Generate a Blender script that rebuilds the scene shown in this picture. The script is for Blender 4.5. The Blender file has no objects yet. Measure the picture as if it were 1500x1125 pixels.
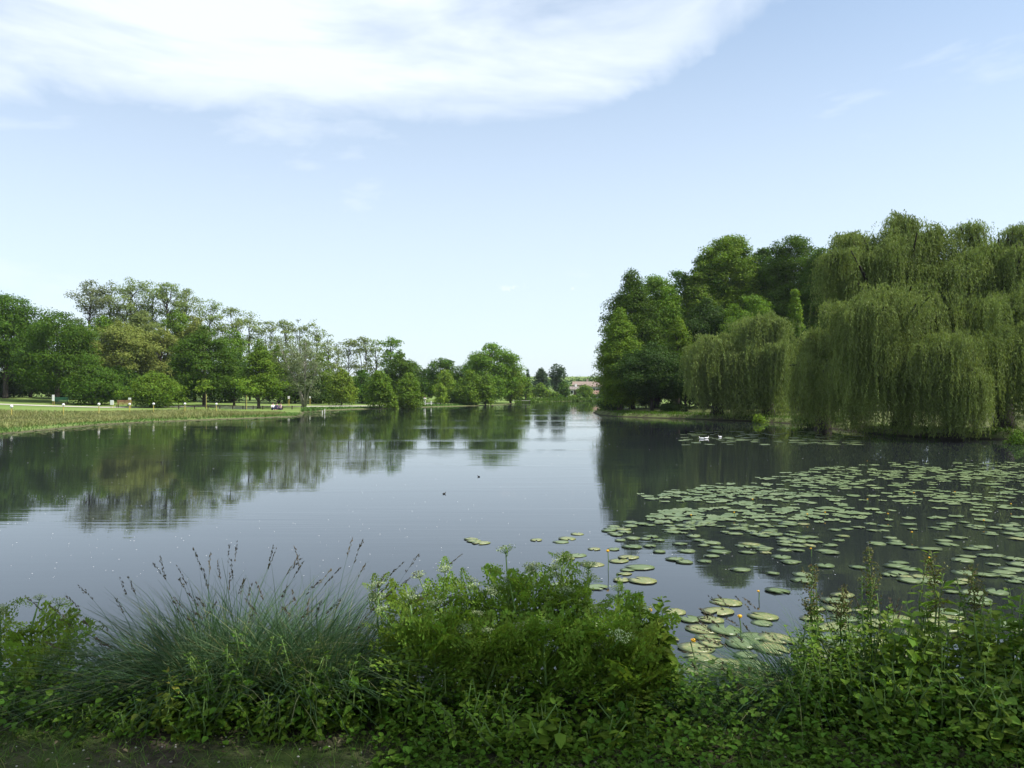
import bpy, math, numpy as np
from mathutils import Vector, Matrix
R = math.radians
scene = bpy.context.scene
COL = scene.collection
RNG = np.random.default_rng(11)

# ------------------------------------------------------------------ camera
F, CX, HZ, CAMH = 1150.0, 750.0, 572.0, 2.7      # photo pixels (1500 x 1125), camera height over the water
cam = bpy.data.cameras.new('camera')
cam.sensor_width = 36.0
cam.lens = 36.0 * F / 1500.0
cam.clip_start, cam.clip_end = 0.1, 9000
cam_o = bpy.data.objects.new('camera', cam); COL.objects.link(cam_o)
cam_o.location = (0, 0, CAMH)
cam_o.rotation_euler = (R(90) + math.atan((HZ - 562.5) / F), 0, 0)
scene.camera = cam_o

# ------------------------------------------------------------------ sun and sky
SUN_AZ, SUN_EL = R(99), R(52)                   # azimuth from +Y towards +X
sv = Vector((math.cos(SUN_EL) * math.sin(SUN_AZ), math.cos(SUN_EL) * math.cos(SUN_AZ), math.sin(SUN_EL)))
sun = bpy.data.lights.new('sun', 'SUN'); sun.energy = 5.0; sun.angle = R(0.5); sun.color = (1.0, 0.95, 0.86)
sun_o = bpy.data.objects.new('sun', sun); COL.objects.link(sun_o)
sun_o.rotation_euler = sv.to_track_quat('Z', 'Y').to_euler(); sun_o.location = sv * 200
scene.view_settings.view_transform = 'Standard'; scene.view_settings.look = 'None'
scene.view_settings.exposure = 0.50; scene.view_settings.gamma = 1.0
scene.view_settings.use_curve_mapping = False
cy = scene.cycles
cy.max_bounces = 7; cy.diffuse_bounces = 3; cy.glossy_bounces = 3; cy.transmission_bounces = 4
cy.volume_bounces = 0; cy.transparent_max_bounces = 6
cy.caustics_reflective = False; cy.caustics_refractive = False

class NT:
    """small helper for node trees"""
    def __init__(s, tree): s.t = tree; s.n = tree.nodes; s.l = tree.links
    def node(s, typ, **kw):
        n = s.n.new(typ)
        for k, v in kw.items(): setattr(n, k, v)
        return n
    def put(s, sock, v):
        if isinstance(v, bpy.types.NodeSocket): s.l.new(v, sock)
        elif v is not None: sock.default_value = v
    def math(s, op, a, b=None, c=None, clamp=False):
        n = s.node('ShaderNodeMath', operation=op, use_clamp=clamp)
        for i, v in enumerate((a, b, c)): s.put(n.inputs[i], v)
        return n.outputs[0]
    def mix(s, f, a, b, blend='MIX'):
        n = s.node('ShaderNodeMix', data_type='RGBA', blend_type=blend)
        s.put(n.inputs[0], f)
        for i, v in ((6, a), (7, b)):
            s.put(n.inputs[i], (*v, 1) if isinstance(v, tuple) and len(v) == 3 else v)
        return n.outputs[2]
    def noise(s, vec, scale, detail=3, rough=.5, dist=0.0):
        n = s.node('ShaderNodeTexNoise'); n.inputs['Scale'].default_value = scale
        n.inputs['Detail'].default_value = detail; n.inputs['Roughness'].default_value = rough
        n.inputs['Distortion'].default_value = dist
        if vec is not None: s.l.new(vec, n.inputs['Vector'])
        return n.outputs[0]
    def mapr(s, v, a, b, c=0.0, d=1.0, smooth=False):
        n = s.node('ShaderNodeMapRange'); n.clamp = True
        if smooth: n.interpolation_type = 'SMOOTHSTEP'
        s.put(n.inputs[0], v)
        for i, q in enumerate((a, b, c, d)): s.put(n.inputs[i + 1], q)
        return n.outputs[0]
    def xyz(s, x, y, z):
        n = s.node('ShaderNodeCombineXYZ')
        for i, v in enumerate((x, y, z)): s.put(n.inputs[i], v)
        return n.outputs[0]

world = bpy.data.worlds.new('World'); scene.world = world; world.use_nodes = True
w = NT(world.node_tree); w.n.clear()
SKY_STRENGTH = 0.114
sky = w.node('ShaderNodeTexSky', sky_type='NISHITA', sun_disc=False, sun_elevation=SUN_EL, sun_rotation=SUN_AZ)
sky.air_density = 1.0; sky.dust_density = 0.8; sky.ozone_density = 1.5; sky.altitude = 50
tc = w.node('ShaderNodeTexCoord').outputs['Generated']
sp = w.node('ShaderNodeSeparateXYZ'); w.l.new(tc, sp.inputs[0])
zc = w.math('MAXIMUM', sp.outputs[2], 0.03)
u = w.math('DIVIDE', sp.outputs[0], zc); v = w.math('DIVIDE', sp.outputs[1], zc)
uv = w.xyz(u, v, 0.0)
dm = w.node('ShaderNodeMapping'); dm.inputs['Scale'].default_value = (1, 1, 1.7); w.l.new(tc, dm.inputs[0])
warp = w.noise(dm.outputs[0], 3.2, 7, .6, .8)
# the big bank of cirrus overhead: its edge on the cloud deck as a curve v = edge(u)
fc = w.node('ShaderNodeFloatCurve')
cv = fc.mapping.curves[0]
EDGE = [(-2.6, 2.9), (-1.78, 2.85), (-1.3, 2.72), (-1.09, 2.86), (-.775, 3.0), (-.13, 3.08), (.22, 3.0), (.5, 2.55), (.75, 2.0), (1.1, 1.5), (1.6, 1.0)]
pts = [((a + 3) / 6, b / 6) for a, b in EDGE]
cv.points[0].location = (0, pts[0][1]); cv.points[1].location = (1, pts[-1][1])
for p in pts: cv.points.new(*p)
fc.mapping.update()
w.put(fc.inputs['Value'], w.math('MULTIPLY_ADD', u, 1 / 6, .5))
edge = w.math('MULTIPLY', fc.outputs[0], 6.0)
dv = w.math('SUBTRACT', w.math('MULTIPLY_ADD', w.math('SUBTRACT', warp, .5), 1.3, v), w.math('ADD', edge, .22))
bank = w.mapr(dv, .28, -.75, 0, 1, True)
fib_v = w.node('ShaderNodeMapping'); fib_v.inputs['Rotation'].default_value = (0, R(38), 0); fib_v.inputs['Scale'].default_value = (1.0, 1.0, 3.2)
w.l.new(tc, fib_v.inputs[0])
fibre = w.noise(fib_v.outputs[0], 2.6, 7, .55, .5)
bank = w.math('MULTIPLY', bank, w.mapr(fibre, .34, .62, .36, 1.0))
# thin veil lower down and some wisps at the right
veil = w.math('MULTIPLY', w.mapr(w.noise(fib_v.outputs[0], 2.0, 9, .62, .5), .34, .70, .20, .76, True), 1.0)
hz_white = w.mapr(sp.outputs[2], .60, .08, .16, .68, True)
cover = w.math('MAXIMUM', bank, veil)
# wisps high on the right and two small puffs low over the far end of the lake
wisp = w.math('MULTIPLY', w.mapr(w.noise(fib_v.outputs[0], 4.2, 8, .6, .7), .42, .74, 0, .50, True), w.mapr(sp.outputs[0], .10, .30, 0, 1, True))
cover = w.math('MAXIMUM', cover, w.math('MULTIPLY', wisp, w.mapr(sp.outputs[2], .42, .30, .2, 1, True)))
puff = w.math('MULTIPLY', w.mapr(w.math('ABSOLUTE', w.math('SUBTRACT', sp.outputs[2], .129)), .0, .016, 1, 0, True), w.math('MULTIPLY', w.mapr(sp.outputs[0], -.05, .0, 0, 1, True), w.mapr(sp.outputs[0], .12, .07, 0, 1, True)))
puff = w.math('MULTIPLY', puff, w.mapr(w.noise(tc, 26, 5, .6), .42, .62, 0, 1, True))
cover = w.math('MAXIMUM', w.math('MAXIMUM', cover, hz_white), puff)
base = w.mix(1.0, sky.outputs[0], (.88, 1.06, 1.12), 'MULTIPLY')
col = w.mix(cover, base, (6.05, 6.65, 7.35))
bg = w.node('ShaderNodeBackground'); w.l.new(col, bg.inputs[0]); bg.inputs[1].default_value = SKY_STRENGTH
wo = w.node('ShaderNodeOutputWorld'); w.l.new(bg.outputs[0], wo.inputs[0])

# ------------------------------------------------------------------ object helpers
def tag(o, label=None, cat=None, group=None, kind=None):
    if label: o['label'] = label
    if cat: o['category'] = cat
    if group: o['group'] = group
    if kind: o['kind'] = kind
    return o
def thing(name, label, cat, loc=(0, 0, 0), rz=0, group=None):
    o = bpy.data.objects.new(name, None); COL.objects.link(o); o.location = loc; o.rotation_euler = (0, 0, rz)
    o.empty_display_size = .2
    return tag(o, label, cat, group)
class MB:
    """collects quads and builds ONE mesh object"""
    def __init__(s): s.v = []; s.f = []; s.m = []; s.n = 0
    def add(s, v, f, mi=0):
        v = np.asarray(v, float).reshape(-1, 3); f = np.asarray(f, int).reshape(-1, 4)
        s.v.append(v); s.f.append(f + s.n); s.m.append(np.full(len(f), mi, int)); s.n += len(v)
        return s
    def mesh(s, name, mats, smooth=False):
        v = np.concatenate(s.v); f = np.concatenate(s.f); m = np.concatenate(s.m)
        me = bpy.data.meshes.new(name)
        tri = f[:, 2] == f[:, 3]
        tot = np.where(tri, 3, 4); start = np.concatenate([[0], np.cumsum(tot)[:-1]])
        keep = np.ones(f.shape, bool); keep[:, 3] = ~tri
        loops = f[keep]
        me.vertices.add(len(v)); me.vertices.foreach_set('co', v.astype(np.float32).ravel())
        me.loops.add(len(loops)); me.loops.foreach_set('vertex_index', loops.astype(np.int32))
        me.polygons.add(len(f)); me.polygons.foreach_set('loop_start', start.astype(np.int32))
        me.polygons.foreach_set('material_index', m.astype(np.int32))
        me.polygons.foreach_set('use_smooth', np.full(len(f), smooth, bool))
        for q in (mats if isinstance(mats, (list, tuple)) else [mats]): me.materials.append(q)
        me.update(calc_edges=True)
        return me
    def build(s, name, mats, parent=None, smooth=False, loc=None):
        o = bpy.data.objects.new(name, s.mesh(name, mats, smooth)); COL.objects.link(o)
        if parent is not None: o.parent = parent
        if loc is not None: o.location = loc
        return o
    def tube(s, path, rad, k=6, mi=0, cap=True):
        path = np.asarray(path, float); n = len(path); rad = np.broadcast_to(np.asarray(rad, float), (n,))
        t = np.gradient(path, axis=0); t /= np.linalg.norm(t, axis=1)[:, None] + 1e-9
        ref = np.where(np.abs(t[:, 2:3]) > .9, np.array([[1., 0, 0]]), np.array([[0, 0, 1.]]))
        if abs(t[0, 2]) > .6: ref = np.array([[1., 0, 0]]) + 0 * t
        a = np.cross(t, ref); a /= np.linalg.norm(a, axis=1)[:, None] + 1e-9
        b = np.cross(t, a)
        ang = np.arange(k) * 2 * math.pi / k
        ring = path[:, None] + rad[:, None, None] * (np.cos(ang)[None, :, None] * a[:, None] + np.sin(ang)[None, :, None] * b[:, None])
        i = np.arange(n - 1)[:, None] * k; j = np.arange(k)[None]; j2 = (j + 1) % k
        f = np.stack([i + j, i + j2, i + k + j2, i + k + j], -1).reshape(-1, 4)
        vv = ring.reshape(-1, 3)
        if cap:
            vv = np.concatenate([vv, path[-1:], path[:1]]); e = (n - 1) * k
            f = np.concatenate([f, [[e + q, e + (q + 1) % k, n * k, n * k] for q in range(k)], [[(q + 1) % k, q, n * k + 1, n * k + 1] for q in range(k)]])
        return s.add(vv, f, mi)
    def box(s, x0, x1, y0, y1, z0, z1, mi=0, M=None):
        v = np.array([(x, y, z) for z in (z0, z1) for y in (y0, y1) for x in (x0, x1)], float)
        if M is not None: v = v @ np.array(M.to_3x3()).T + np.array(M.translation)
        return s.add(v, [(0, 2, 3, 1), (4, 5, 7, 6), (0, 1, 5, 4), (2, 6, 7, 3), (0, 4, 6, 2), (1, 3, 7, 5)], mi)
    def ball(s, c, r, nu=10, nv=7, mi=0):
        r = np.broadcast_to(np.asarray(r, float), (3,)); th = np.linspace(0, math.pi, nv); ph = np.arange(nu) * 2 * math.pi / nu
        v = np.stack([np.sin(th)[:, None] * np.cos(ph), np.sin(th)[:, None] * np.sin(ph), np.cos(th)[:, None] + 0 * ph], -1) * r + np.asarray(c)
        i = np.arange(nv - 1)[:, None] * nu; j = np.arange(nu)[None]; j2 = (j + 1) % nu
        return s.add(v, np.stack([i + j, i + nu + j, i + nu + j2, i + j2], -1).reshape(-1, 4), mi)
def norm(a): return a / (np.linalg.norm(a, axis=-1, keepdims=True) + 1e-9)

# leaf shapes: x across, y along, z out
DIAMOND = (np.array([(0, 0, 0), (.5, .45, .05), (0, 1, 0), (-.5, .45, .05)]), np.array([(0, 1, 2, 3)]))
BROAD = (np.array([(0, 0, 0), (.42, .22, .09), (.36, .62, .07), (0, 1, -.10), (-.36, .62, .07), (-.42, .22, .09)]), np.array([(0, 3, 2, 1), (0, 5, 4, 3)])[:, ::-1])
SPEAR = (np.array([(0, 0, 0), (.5, .3, .05), (.3, .7, .0), (0, 1, -.12), (-.3, .7, .0), (-.5, .3, .05)]), np.array([(0, 1, 2, 3), (0, 3, 4, 5)]))
def stamp(mb, tpl, pos, dirv, nrm, length, width=None, thick=None, mi=0):
    tv, tf = tpl; N = len(pos)
    if N == 0: return
    y = norm(dirv); x = norm(np.cross(y, nrm)); z = np.cross(x, y)
    L = np.broadcast_to(length, (N,)); W = L if width is None else np.broadcast_to(width, (N,)); H = L if thick is None else np.broadcast_to(thick, (N,))
    v = pos[:, None] + tv[None, :, 0:1] * (x * W[:, None])[:, None] + tv[None, :, 1:2] * (y * L[:, None])[:, None] + tv[None, :, 2:3] * (z * H[:, None])[:, None]
    f = tf[None] + (np.arange(N) * len(tv))[:, None, None]
    mb.add(v, f, mi)
def rand_unit(rng, n): return norm(rng.normal(size=(n, 3)))

# ------------------------------------------------------------------ materials
def new_mat(name):
    m = bpy.data.materials.new(name); m.use_nodes = True
    t = NT(m.node_tree); t.n.clear()
    return m, t
def out(t, sh, disp=None):
    o = t.node('ShaderNodeOutputMaterial'); t.l.new(sh, o.inputs[0])
def principled(t, colr, rough=.6, spec=.3, normal=None, metal=0.0):
    p = t.node('ShaderNodeBsdfPrincipled'); t.put(p.inputs['Base Color'], (*colr, 1) if isinstance(colr, tuple) else colr)
    t.put(p.inputs['Roughness'], rough); p.inputs['Specular IOR Level'].default_value = spec; p.inputs['Metallic'].default_value = metal
    if normal is not None: t.l.new(normal, p.inputs['Normal'])
    return p.outputs[0]
def leaf_mat(name, c, var=.45, hue=.03, trans=.32, rough=.55, spec=.10, tint=None, clump=.9):
    """leaf colour with per-leaf, per-plant and slow natural variation"""
    m, t = new_mat(name)
    geo = t.node('ShaderNodeNewGeometry'); oi = t.node('ShaderNodeObjectInfo')
    r = geo.outputs['Random Per Island']; ob = oi.outputs['Random']
    tcn = t.node('ShaderNodeTexCoord')
    nz = t.noise(tcn.outputs['Object'], clump, 3, .6)
    h = t.math('ADD', t.math('MULTIPLY_ADD', t.math('SUBTRACT', r, .5), hue, .5), t.math('MULTIPLY', t.math('SUBTRACT', nz, .5), -hue * 1.6))
    h = t.math('ADD', h, t.math('MULTIPLY', t.math('SUBTRACT', ob, .5), hue * .5))
    vv = t.math('MULTIPLY', t.math('MULTIPLY_ADD', r, var, 1 - var / 2), t.mapr(nz, .3, .7, .78, 1.25))
    vv = t.math('MULTIPLY', vv, t.math('MULTIPLY_ADD', ob, .2, .9))
    hs = t.node('ShaderNodeHueSaturation'); t.put(hs.inputs['Hue'], h); t.put(hs.inputs['Value'], vv)
    hs.inputs['Color'].default_value = (*c, 1)
    cc = hs.outputs[0]
    if tint:
        cc = t.mix(t.mapr(r, .82, .95, 0, .7), cc, tint)
    p = principled(t, cc, rough, spec)
    tr = t.node('ShaderNodeBsdfTranslucent'); t.l.new(t.mix(.5, cc, t.mix(1.0, cc, (1.5, 1.6, .5), 'MULTIPLY')), tr.inputs[0])
    mx = t.node('ShaderNodeMixShader'); mx.inputs[0].default_value = trans
    t.l.new(p, mx.inputs[1]); t.l.new(tr.outputs[0], mx.inputs[2]); out(t, mx.outputs[0])
    return m
def plain(name, c, rough=.6, spec=.3, var=.25, scale=8.0):
    m, t = new_mat(name)
    tcn = t.node('ShaderNodeTexCoord')
    nz = t.noise(tcn.outputs['Object'], scale, 4, .6)
    out(t, principled(t, t.mix(1.0, c, t.xyz(*[t.mapr(nz, .25, .75, 1 - var, 1 + var)] * 3), 'MULTIPLY'), rough, spec))
    return m
def bark_mat(name, c):
    m, t = new_mat(name)
    tcn = t.node('ShaderNodeTexCoord')
    mp = t.node('ShaderNodeMapping'); mp.inputs['Scale'].default_value = (6, 6, 1.2); t.l.new(tcn.outputs['Object'], mp.inputs[0])
    nz = t.noise(mp.outputs[0], 1.5, 5, .65)
    bp = t.node('ShaderNodeBump'); bp.inputs['Strength'].default_value = .5; bp.inputs['Distance'].default_value = .05; t.l.new(nz, bp.inputs['Height'])
    out(t, principled(t, t.mix(t.mapr(nz, .3, .7), tuple(q * .55 for q in c), tuple(q * 1.3 for q in c)), .85, .15, bp.outputs[0]))
    return m
M = {}
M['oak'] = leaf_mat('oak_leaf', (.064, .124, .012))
M['mid'] = leaf_mat('mid_leaf', (.112, .192, .018))
M['bright'] = leaf_mat('bright_leaf', (.150, .230, .024))
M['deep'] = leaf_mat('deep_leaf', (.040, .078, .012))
M['olive'] = leaf_mat('olive_leaf', (.185, .215, .050), hue=.025)
M['robinia'] = leaf_mat('robinia_leaf', (.180, .230, .072), trans=.35)
M['grey'] = leaf_mat('grey_leaf', (.160, .195, .095), trans=.32)
M['willow'] = leaf_mat('willow_leaf', (.158, .208, .056), var=.42, hue=.02, trans=.32)
M['cypress'] = leaf_mat('cypress_leaf', (.125, .205, .018))
M['poplar'] = leaf_mat('poplar_leaf', (.055, .095, .045))
M['bark'] = bark_mat('bark', (.075, .062, .048)); M['pale_bark'] = bark_mat('pale_bark', (.30, .28, .23)); M['dark_bark'] = bark_mat('dark_bark', (.035, .030, .024))
M['sedge'] = leaf_mat('sedge_blade', (.052, .105, .045), var=.6, hue=.03, trans=.25, rough=.55, spec=.15, clump=2.0, tint=(.22, .20, .09))
M['seed'] = leaf_mat('seed_head', (.085, .070, .045), var=.5, trans=.1, clump=5.0)
M['parsley'] = leaf_mat('parsley_leaf', (.145, .225, .030), var=.5, trans=.36, clump=3.0)
M['stem'] = leaf_mat('green_stem', (.11, .18, .05), trans=.0, clump=4.0)
M['umbel'] = leaf_mat('umbel_flower', (.30, .36, .20), var=.6, trans=.2, clump=8.0)
M['nettle'] = leaf_mat('nettle_leaf', (.066, .135, .014), var=.5, trans=.3, clump=3.0)
M['lush'] = leaf_mat('lush_leaf', (.120, .205, .024), var=.5, trans=.35, clump=3.0, tint=(.16, .19, .03))
M['yellowing'] = leaf_mat('yellowing_leaf', (.17, .24, .035), var=.5, trans=.4, clump=4.0, tint=(.32, .25, .06))
M['dock'] = leaf_mat('dock_seed', (.13, .13, .045), var=.6, hue=.06, trans=.2, clump=6.0)
M['turf'] = leaf_mat('turf_blade', (.075, .135, .025), var=.6, hue=.04, trans=.3, clump=1.5, tint=(.20, .18, .07))
M['reed'] = leaf_mat('fringe_grass', (.185, .205, .075), var=.6, hue=.05, trans=.2, clump=.25, tint=(.30, .23, .13))
M['green_reed'] = leaf_mat('green_fringe_grass', (.085, .150, .034), var=.5, trans=.25, clump=.4)
M['litter'] = leaf_mat('dry_litter', (.14, .115, .07), var=.9, hue=.05, trans=.1, clump=6.0)
M['shore_weed'] = leaf_mat('shore_weed', (.135, .145, .058), var=.6, hue=.05, trans=.05, clump=.3)
M['white'] = plain('white_paint', (.80, .80, .78), .5, .3, .05)
M['yellow_wood'] = plain('yellow_wood', (.42, .36, .10), .7, .2, .2)
M['dark_wood'] = plain('dark_wood', (.05, .04, .03), .8, .2, .3)
M['brown_wood'] = plain('brown_wood', (.30, .18, .09), .6, .3, .25)
M['green_paint'] = plain('green_paint', (.02, .10, .05), .5, .3, .15)
M['skin'] = plain('skin', (.50, .32, .24), .6, .3, .05)
M['white_cloth'] = plain('white_cloth', (.78, .78, .80), .85, .1, .06); M['purple_cloth'] = plain('purple_cloth', (.10, .07, .14), .9, .1, .2)
M['navy_cloth'] = plain('navy_cloth', (.03, .04, .08), .9, .1, .2); M['pink_cloth'] = plain('pink_cloth', (.50, .36, .38), .9, .1, .1); M['hair'] = plain('hair', (.03, .02, .015), .7, .3, .2)
M['yellow_petal'] = plain('yellow_petal', (.75, .42, .02), .5, .3, .15); M['feather'] = plain('white_feather', (.80, .80, .78), .8, .1, .08); M['dark_feather'] = plain('dark_feather', (.03, .028, .025), .8, .1, .2); M['beak'] = plain('beak', (.5, .25, .05), .5, .3, .1)
M['wall_white'] = plain('white_render', (.72, .70, .66), .9, .1, .06, 1.5); M['wall_grey'] = plain('grey_render', (.34, .34, .35), .9, .1, .1, 1.5); M['wall_ochre'] = plain('ochre_render', (.48, .42, .34), .9, .1, .1, 1.5)
M['glass'] = plain('window_glass', (.02, .025, .03), .1, .5, .1)
M['concrete'] = plain('pale_concrete', (.40, .38, .33), .9, .1, .15, 2)
def tile_mat(name, c):
    m, t = new_mat(name); tcn = t.node('ShaderNodeTexCoord')
    wv = t.node('ShaderNodeTexWave', bands_direction='X'); wv.inputs['Scale'].default_value = 4; t.l.new(tcn.outputs['Object'], wv.inputs[0])
    nz = t.noise(tcn.outputs['Object'], 2.2, 5, .7)
    cc = t.mix(t.mapr(nz, .3, .7), tuple(q * .7 for q in c), tuple(q * 1.2 for q in c))
    bp = t.node('ShaderNodeBump'); bp.inputs['Distance'].default_value = .05; t.l.new(wv.outputs[0], bp.inputs['Height'])
    out(t, principled(t, cc, .85, .1, bp.outputs[0])); return m
M['tile_red'] = tile_mat('red_roof_tile', (.33, .215, .17)); M['tile_pink'] = tile_mat('faded_roof_tile', (.36, .28, .235)); M['tile_grey'] = tile_mat('grey_roof_tile', (.30, .26, .24))

def pad_mat(name, c1, c2, scum):
    m, t = new_mat(name)
    oi = t.node('ShaderNodeObjectInfo'); tcn = t.node('ShaderNodeTexCoord'); geo = t.node('ShaderNodeNewGeometry')
    r = t.math('FRACT', t.math('ADD', oi.outputs['Random'], geo.outputs['Random Per Island']))
    sepn = t.node('ShaderNodeSeparateXYZ'); t.l.new(tcn.outputs['Object'], sepn.inputs[0])
    ang = t.math('ARCTAN2', sepn.outputs[1], sepn.outputs[0])
    vein = t.math('ABSOLUTE', t.math('SINE', t.math('MULTIPLY', ang, 11)))
    pos = t.node('ShaderNodeVectorMath', operation='ADD'); t.l.new(geo.outputs['Position'], pos.inputs[0]); 
    nz = t.noise(geo.outputs['Position'], 9, 5, .65)
    cc = t.mix(r, c1, c2)
    cc = t.mix(t.mapr(vein, .0, .25, .35, 0), cc, tuple(q * 1.5 for q in c2))
    cc = t.mix(t.mapr(nz, .62, .72, 0, .5), cc, (.20, .15, .07))
    if scum: cc = t.mix(t.mapr(t.noise(geo.outputs['Position'], 26, 4, .7), .50, .62, 0, .75), cc, (.33, .27, .13))
    bp = t.node('ShaderNodeBump'); bp.inputs['Strength'].default_value = .3; bp.inputs['Distance'].default_value = .01; t.l.new(t.math('ADD', nz, t.math('MULTIPLY', vein, .3)), bp.inputs['Height'])
    out(t, principled(t, cc, t.mapr(nz, .3, .7, .30, .48), .5, bp.outputs[0])); return m
M['pad'] = pad_mat('lily_pad', (.082, .125, .040), (.130, .172, .068), False)
M['pad_yellow'] = pad_mat('scummed_pad', (.105, .152, .040), (.155, .185, .062), True)

# water ------------------------------------------------
def water_mat():
    m, t = new_mat('water')
    geo = t.node('ShaderNodeNewGeometry'); P = geo.outputs['Position']
    sepn = t.node('ShaderNodeSeparateXYZ'); t.l.new(P, sepn.inputs[0])
    mp = t.node('ShaderNodeMapping'); mp.inputs['Scale'].default_value = (.12, 1.9, 1); mp.inputs['Rotation'].default_value = (0, 0, R(8)); t.l.new(P, mp.inputs[0])
    rip = t.noise(mp.outputs[0], 1.7, 3, .5, .3)
    bm = t.node('ShaderNodeMapping'); bm.inputs['Scale'].default_value = (.22, 1, 1); t.l.new(P, bm.inputs[0]); band = bm.outputs[0]
    fine = t.noise(mp.outputs[0], 6.5, 2, .5)
    patch = t.mapr(t.noise(band, .11, 4, .6), .46, .64, .35, 2.3, True)
    # breeze: stronger out on the open lake than in the sheltered lily bay on the right
    open_ = t.math('MULTIPLY', t.mapr(sepn.outputs[1], 9, 34, .25, 1.0, True), t.mapr(sepn.outputs[0], 4, 14, 1.0, .22, True))
    hgt = t.math('MULTIPLY', t.math('MULTIPLY_ADD', fine, .22, rip), t.math('MULTIPLY', open_, patch))
    bp = t.node('ShaderNodeBump'); bp.inputs['Strength'].default_value = 1.0; bp.inputs['Distance'].default_value = .0045
    t.l.new(hgt, bp.inputs['Height'])
    murk = t.mix(t.mapr(t.noise(P, .12, 3), .35, .65), (.015, .019, .022), (.018, .0215, .023))
    p = t.node('ShaderNodeBsdfPrincipled'); t.l.new(murk, p.inputs['Base Color']); p.inputs['Roughness'].default_value = .0
    p.inputs['IOR'].default_value = 1.42; t.l.new(bp.outputs[0], p.inputs['Normal'])
    out(t, p.outputs[0]); return m
M['water'] = water_mat()

# ------------------------------------------------------------------ terrain
def W(px, py, h=0.0):                    # photo pixel on a level at height h -> world x, y
    d = (CAMH - h) * F / (py - HZ); return ((px - CX) / F * d, d)
def X(px, d): return (px - CX) / F * d
def Z(py, d): return CAMH - (py - HZ) / F * d
LAKE = np.array([(-75, 6.1), (-90, 30), (-60, 45), W(-20, 637), W(40, 633), W(150, 622), W(230, 618), W(300, 615.5), W(380, 612.5), W(435, 610.5), W(447, 606.5), W(447, 603), W(480, 601.5),
    W(540, 599), W(600, 597.5), W(640, 596), W(700, 594.5), W(740, 592.8), W(765, 590.3), W(800, 588.2), W(840, 587.6), (24, 200), (30, 176), (30, 150), (24, 126), (16, 108), (11.5, 100), W(868, 604.8), W(876, 608), W(900, 610), W(950, 612), W(1000, 613.5), W(1050, 615.5), W(1100, 617),
    W(1150, 620), W(1200, 626), W(1300, 638), W(1400, 642), W(1500, 645), (38, 38), (60, 28), (75, 18), (75, 5.9), (40, 5.6), (20, 5.9), (8, 5.75), (4, 5.9), (1.5, 5.7), (-1.5, 5.95), (-4, 5.8), (-9, 6.1), (-25, 5.8)])
def sdf(x, y):
    """distance to the shore, positive on land"""
    p = np.stack([np.ravel(x), np.ravel(y)], -1); a = LAKE; b = np.roll(LAKE, -1, 0)
    d = np.full(len(p), 1e18); ins = np.zeros(len(p), bool)
    for (ax, ay), (bx, by) in zip(a, b):
        e = np.array([bx - ax, by - ay]); q = p - (ax, ay)
        tt = np.clip((q @ e) / (e @ e), 0, 1)
        r_ = q - tt[:, None] * e; d = np.minimum(d, (r_ ** 2).sum(1))
        c = ((ay <= p[:, 1]) & (by > p[:, 1])) | ((by <= p[:, 1]) & (ay > p[:, 1]))
        xx = ax + (p[:, 1] - ay) / (by - ay + 1e-12) * (bx - ax)
        ins ^= c & (p[:, 0] < xx)
    d = np.sqrt(d); return np.where(ins, -d, d).reshape(np.shape(x))
def ss(a, b, v): t_ = np.clip((v - a) / (b - a), 0, 1); return t_ * t_ * (3 - 2 * t_)
def wob(x, y): return np.sin(x * .9 + np.sin(y * .7) * 1.3) * .5 + np.sin(y * 1.1 + 1.7 + np.sin(x * .6)) * .5
def gz(x, y):
    x = np.asarray(x, float); y = np.asarray(y, float); d = sdf(x, y) + .15 * wob(x * 2.1, y * 2.1)
    near = ss(14, 8, y)
    right = ss(4, 10, x) * ss(150, 120, y) * (1 - near)
    far = ss(150, 185, y)
    hn = .12 * ss(0, .4, d) + .98 * ss(.1, 1.75, d) + .02 * wob(x * 3, y * 3)
    hl = .10 * ss(0, .8, d) + .25 * ss(2, 20, d) + 1.25 * ss(14, 60, d) + 1.5 * ss(70, 250, d)
    hr = .38 * ss(0, .8, d) + .35 * ss(1, 14, d) + 1.0 * ss(20, 80, d)
    hf = .45 * ss(0, 2, d) + 1.3 * ss(4, 60, d) + 9 * ss(60, 260, d)
    h = hl * (1 - right) + hr * right; h = h * (1 - far) + hf * far; h = h * (1 - near) + hn * near
    return np.where(d > 0, h, np.maximum(-1.2, d * .35)) 
def gz1(x, y): return float(gz(np.array([x]), np.array([y]))[0])

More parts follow.
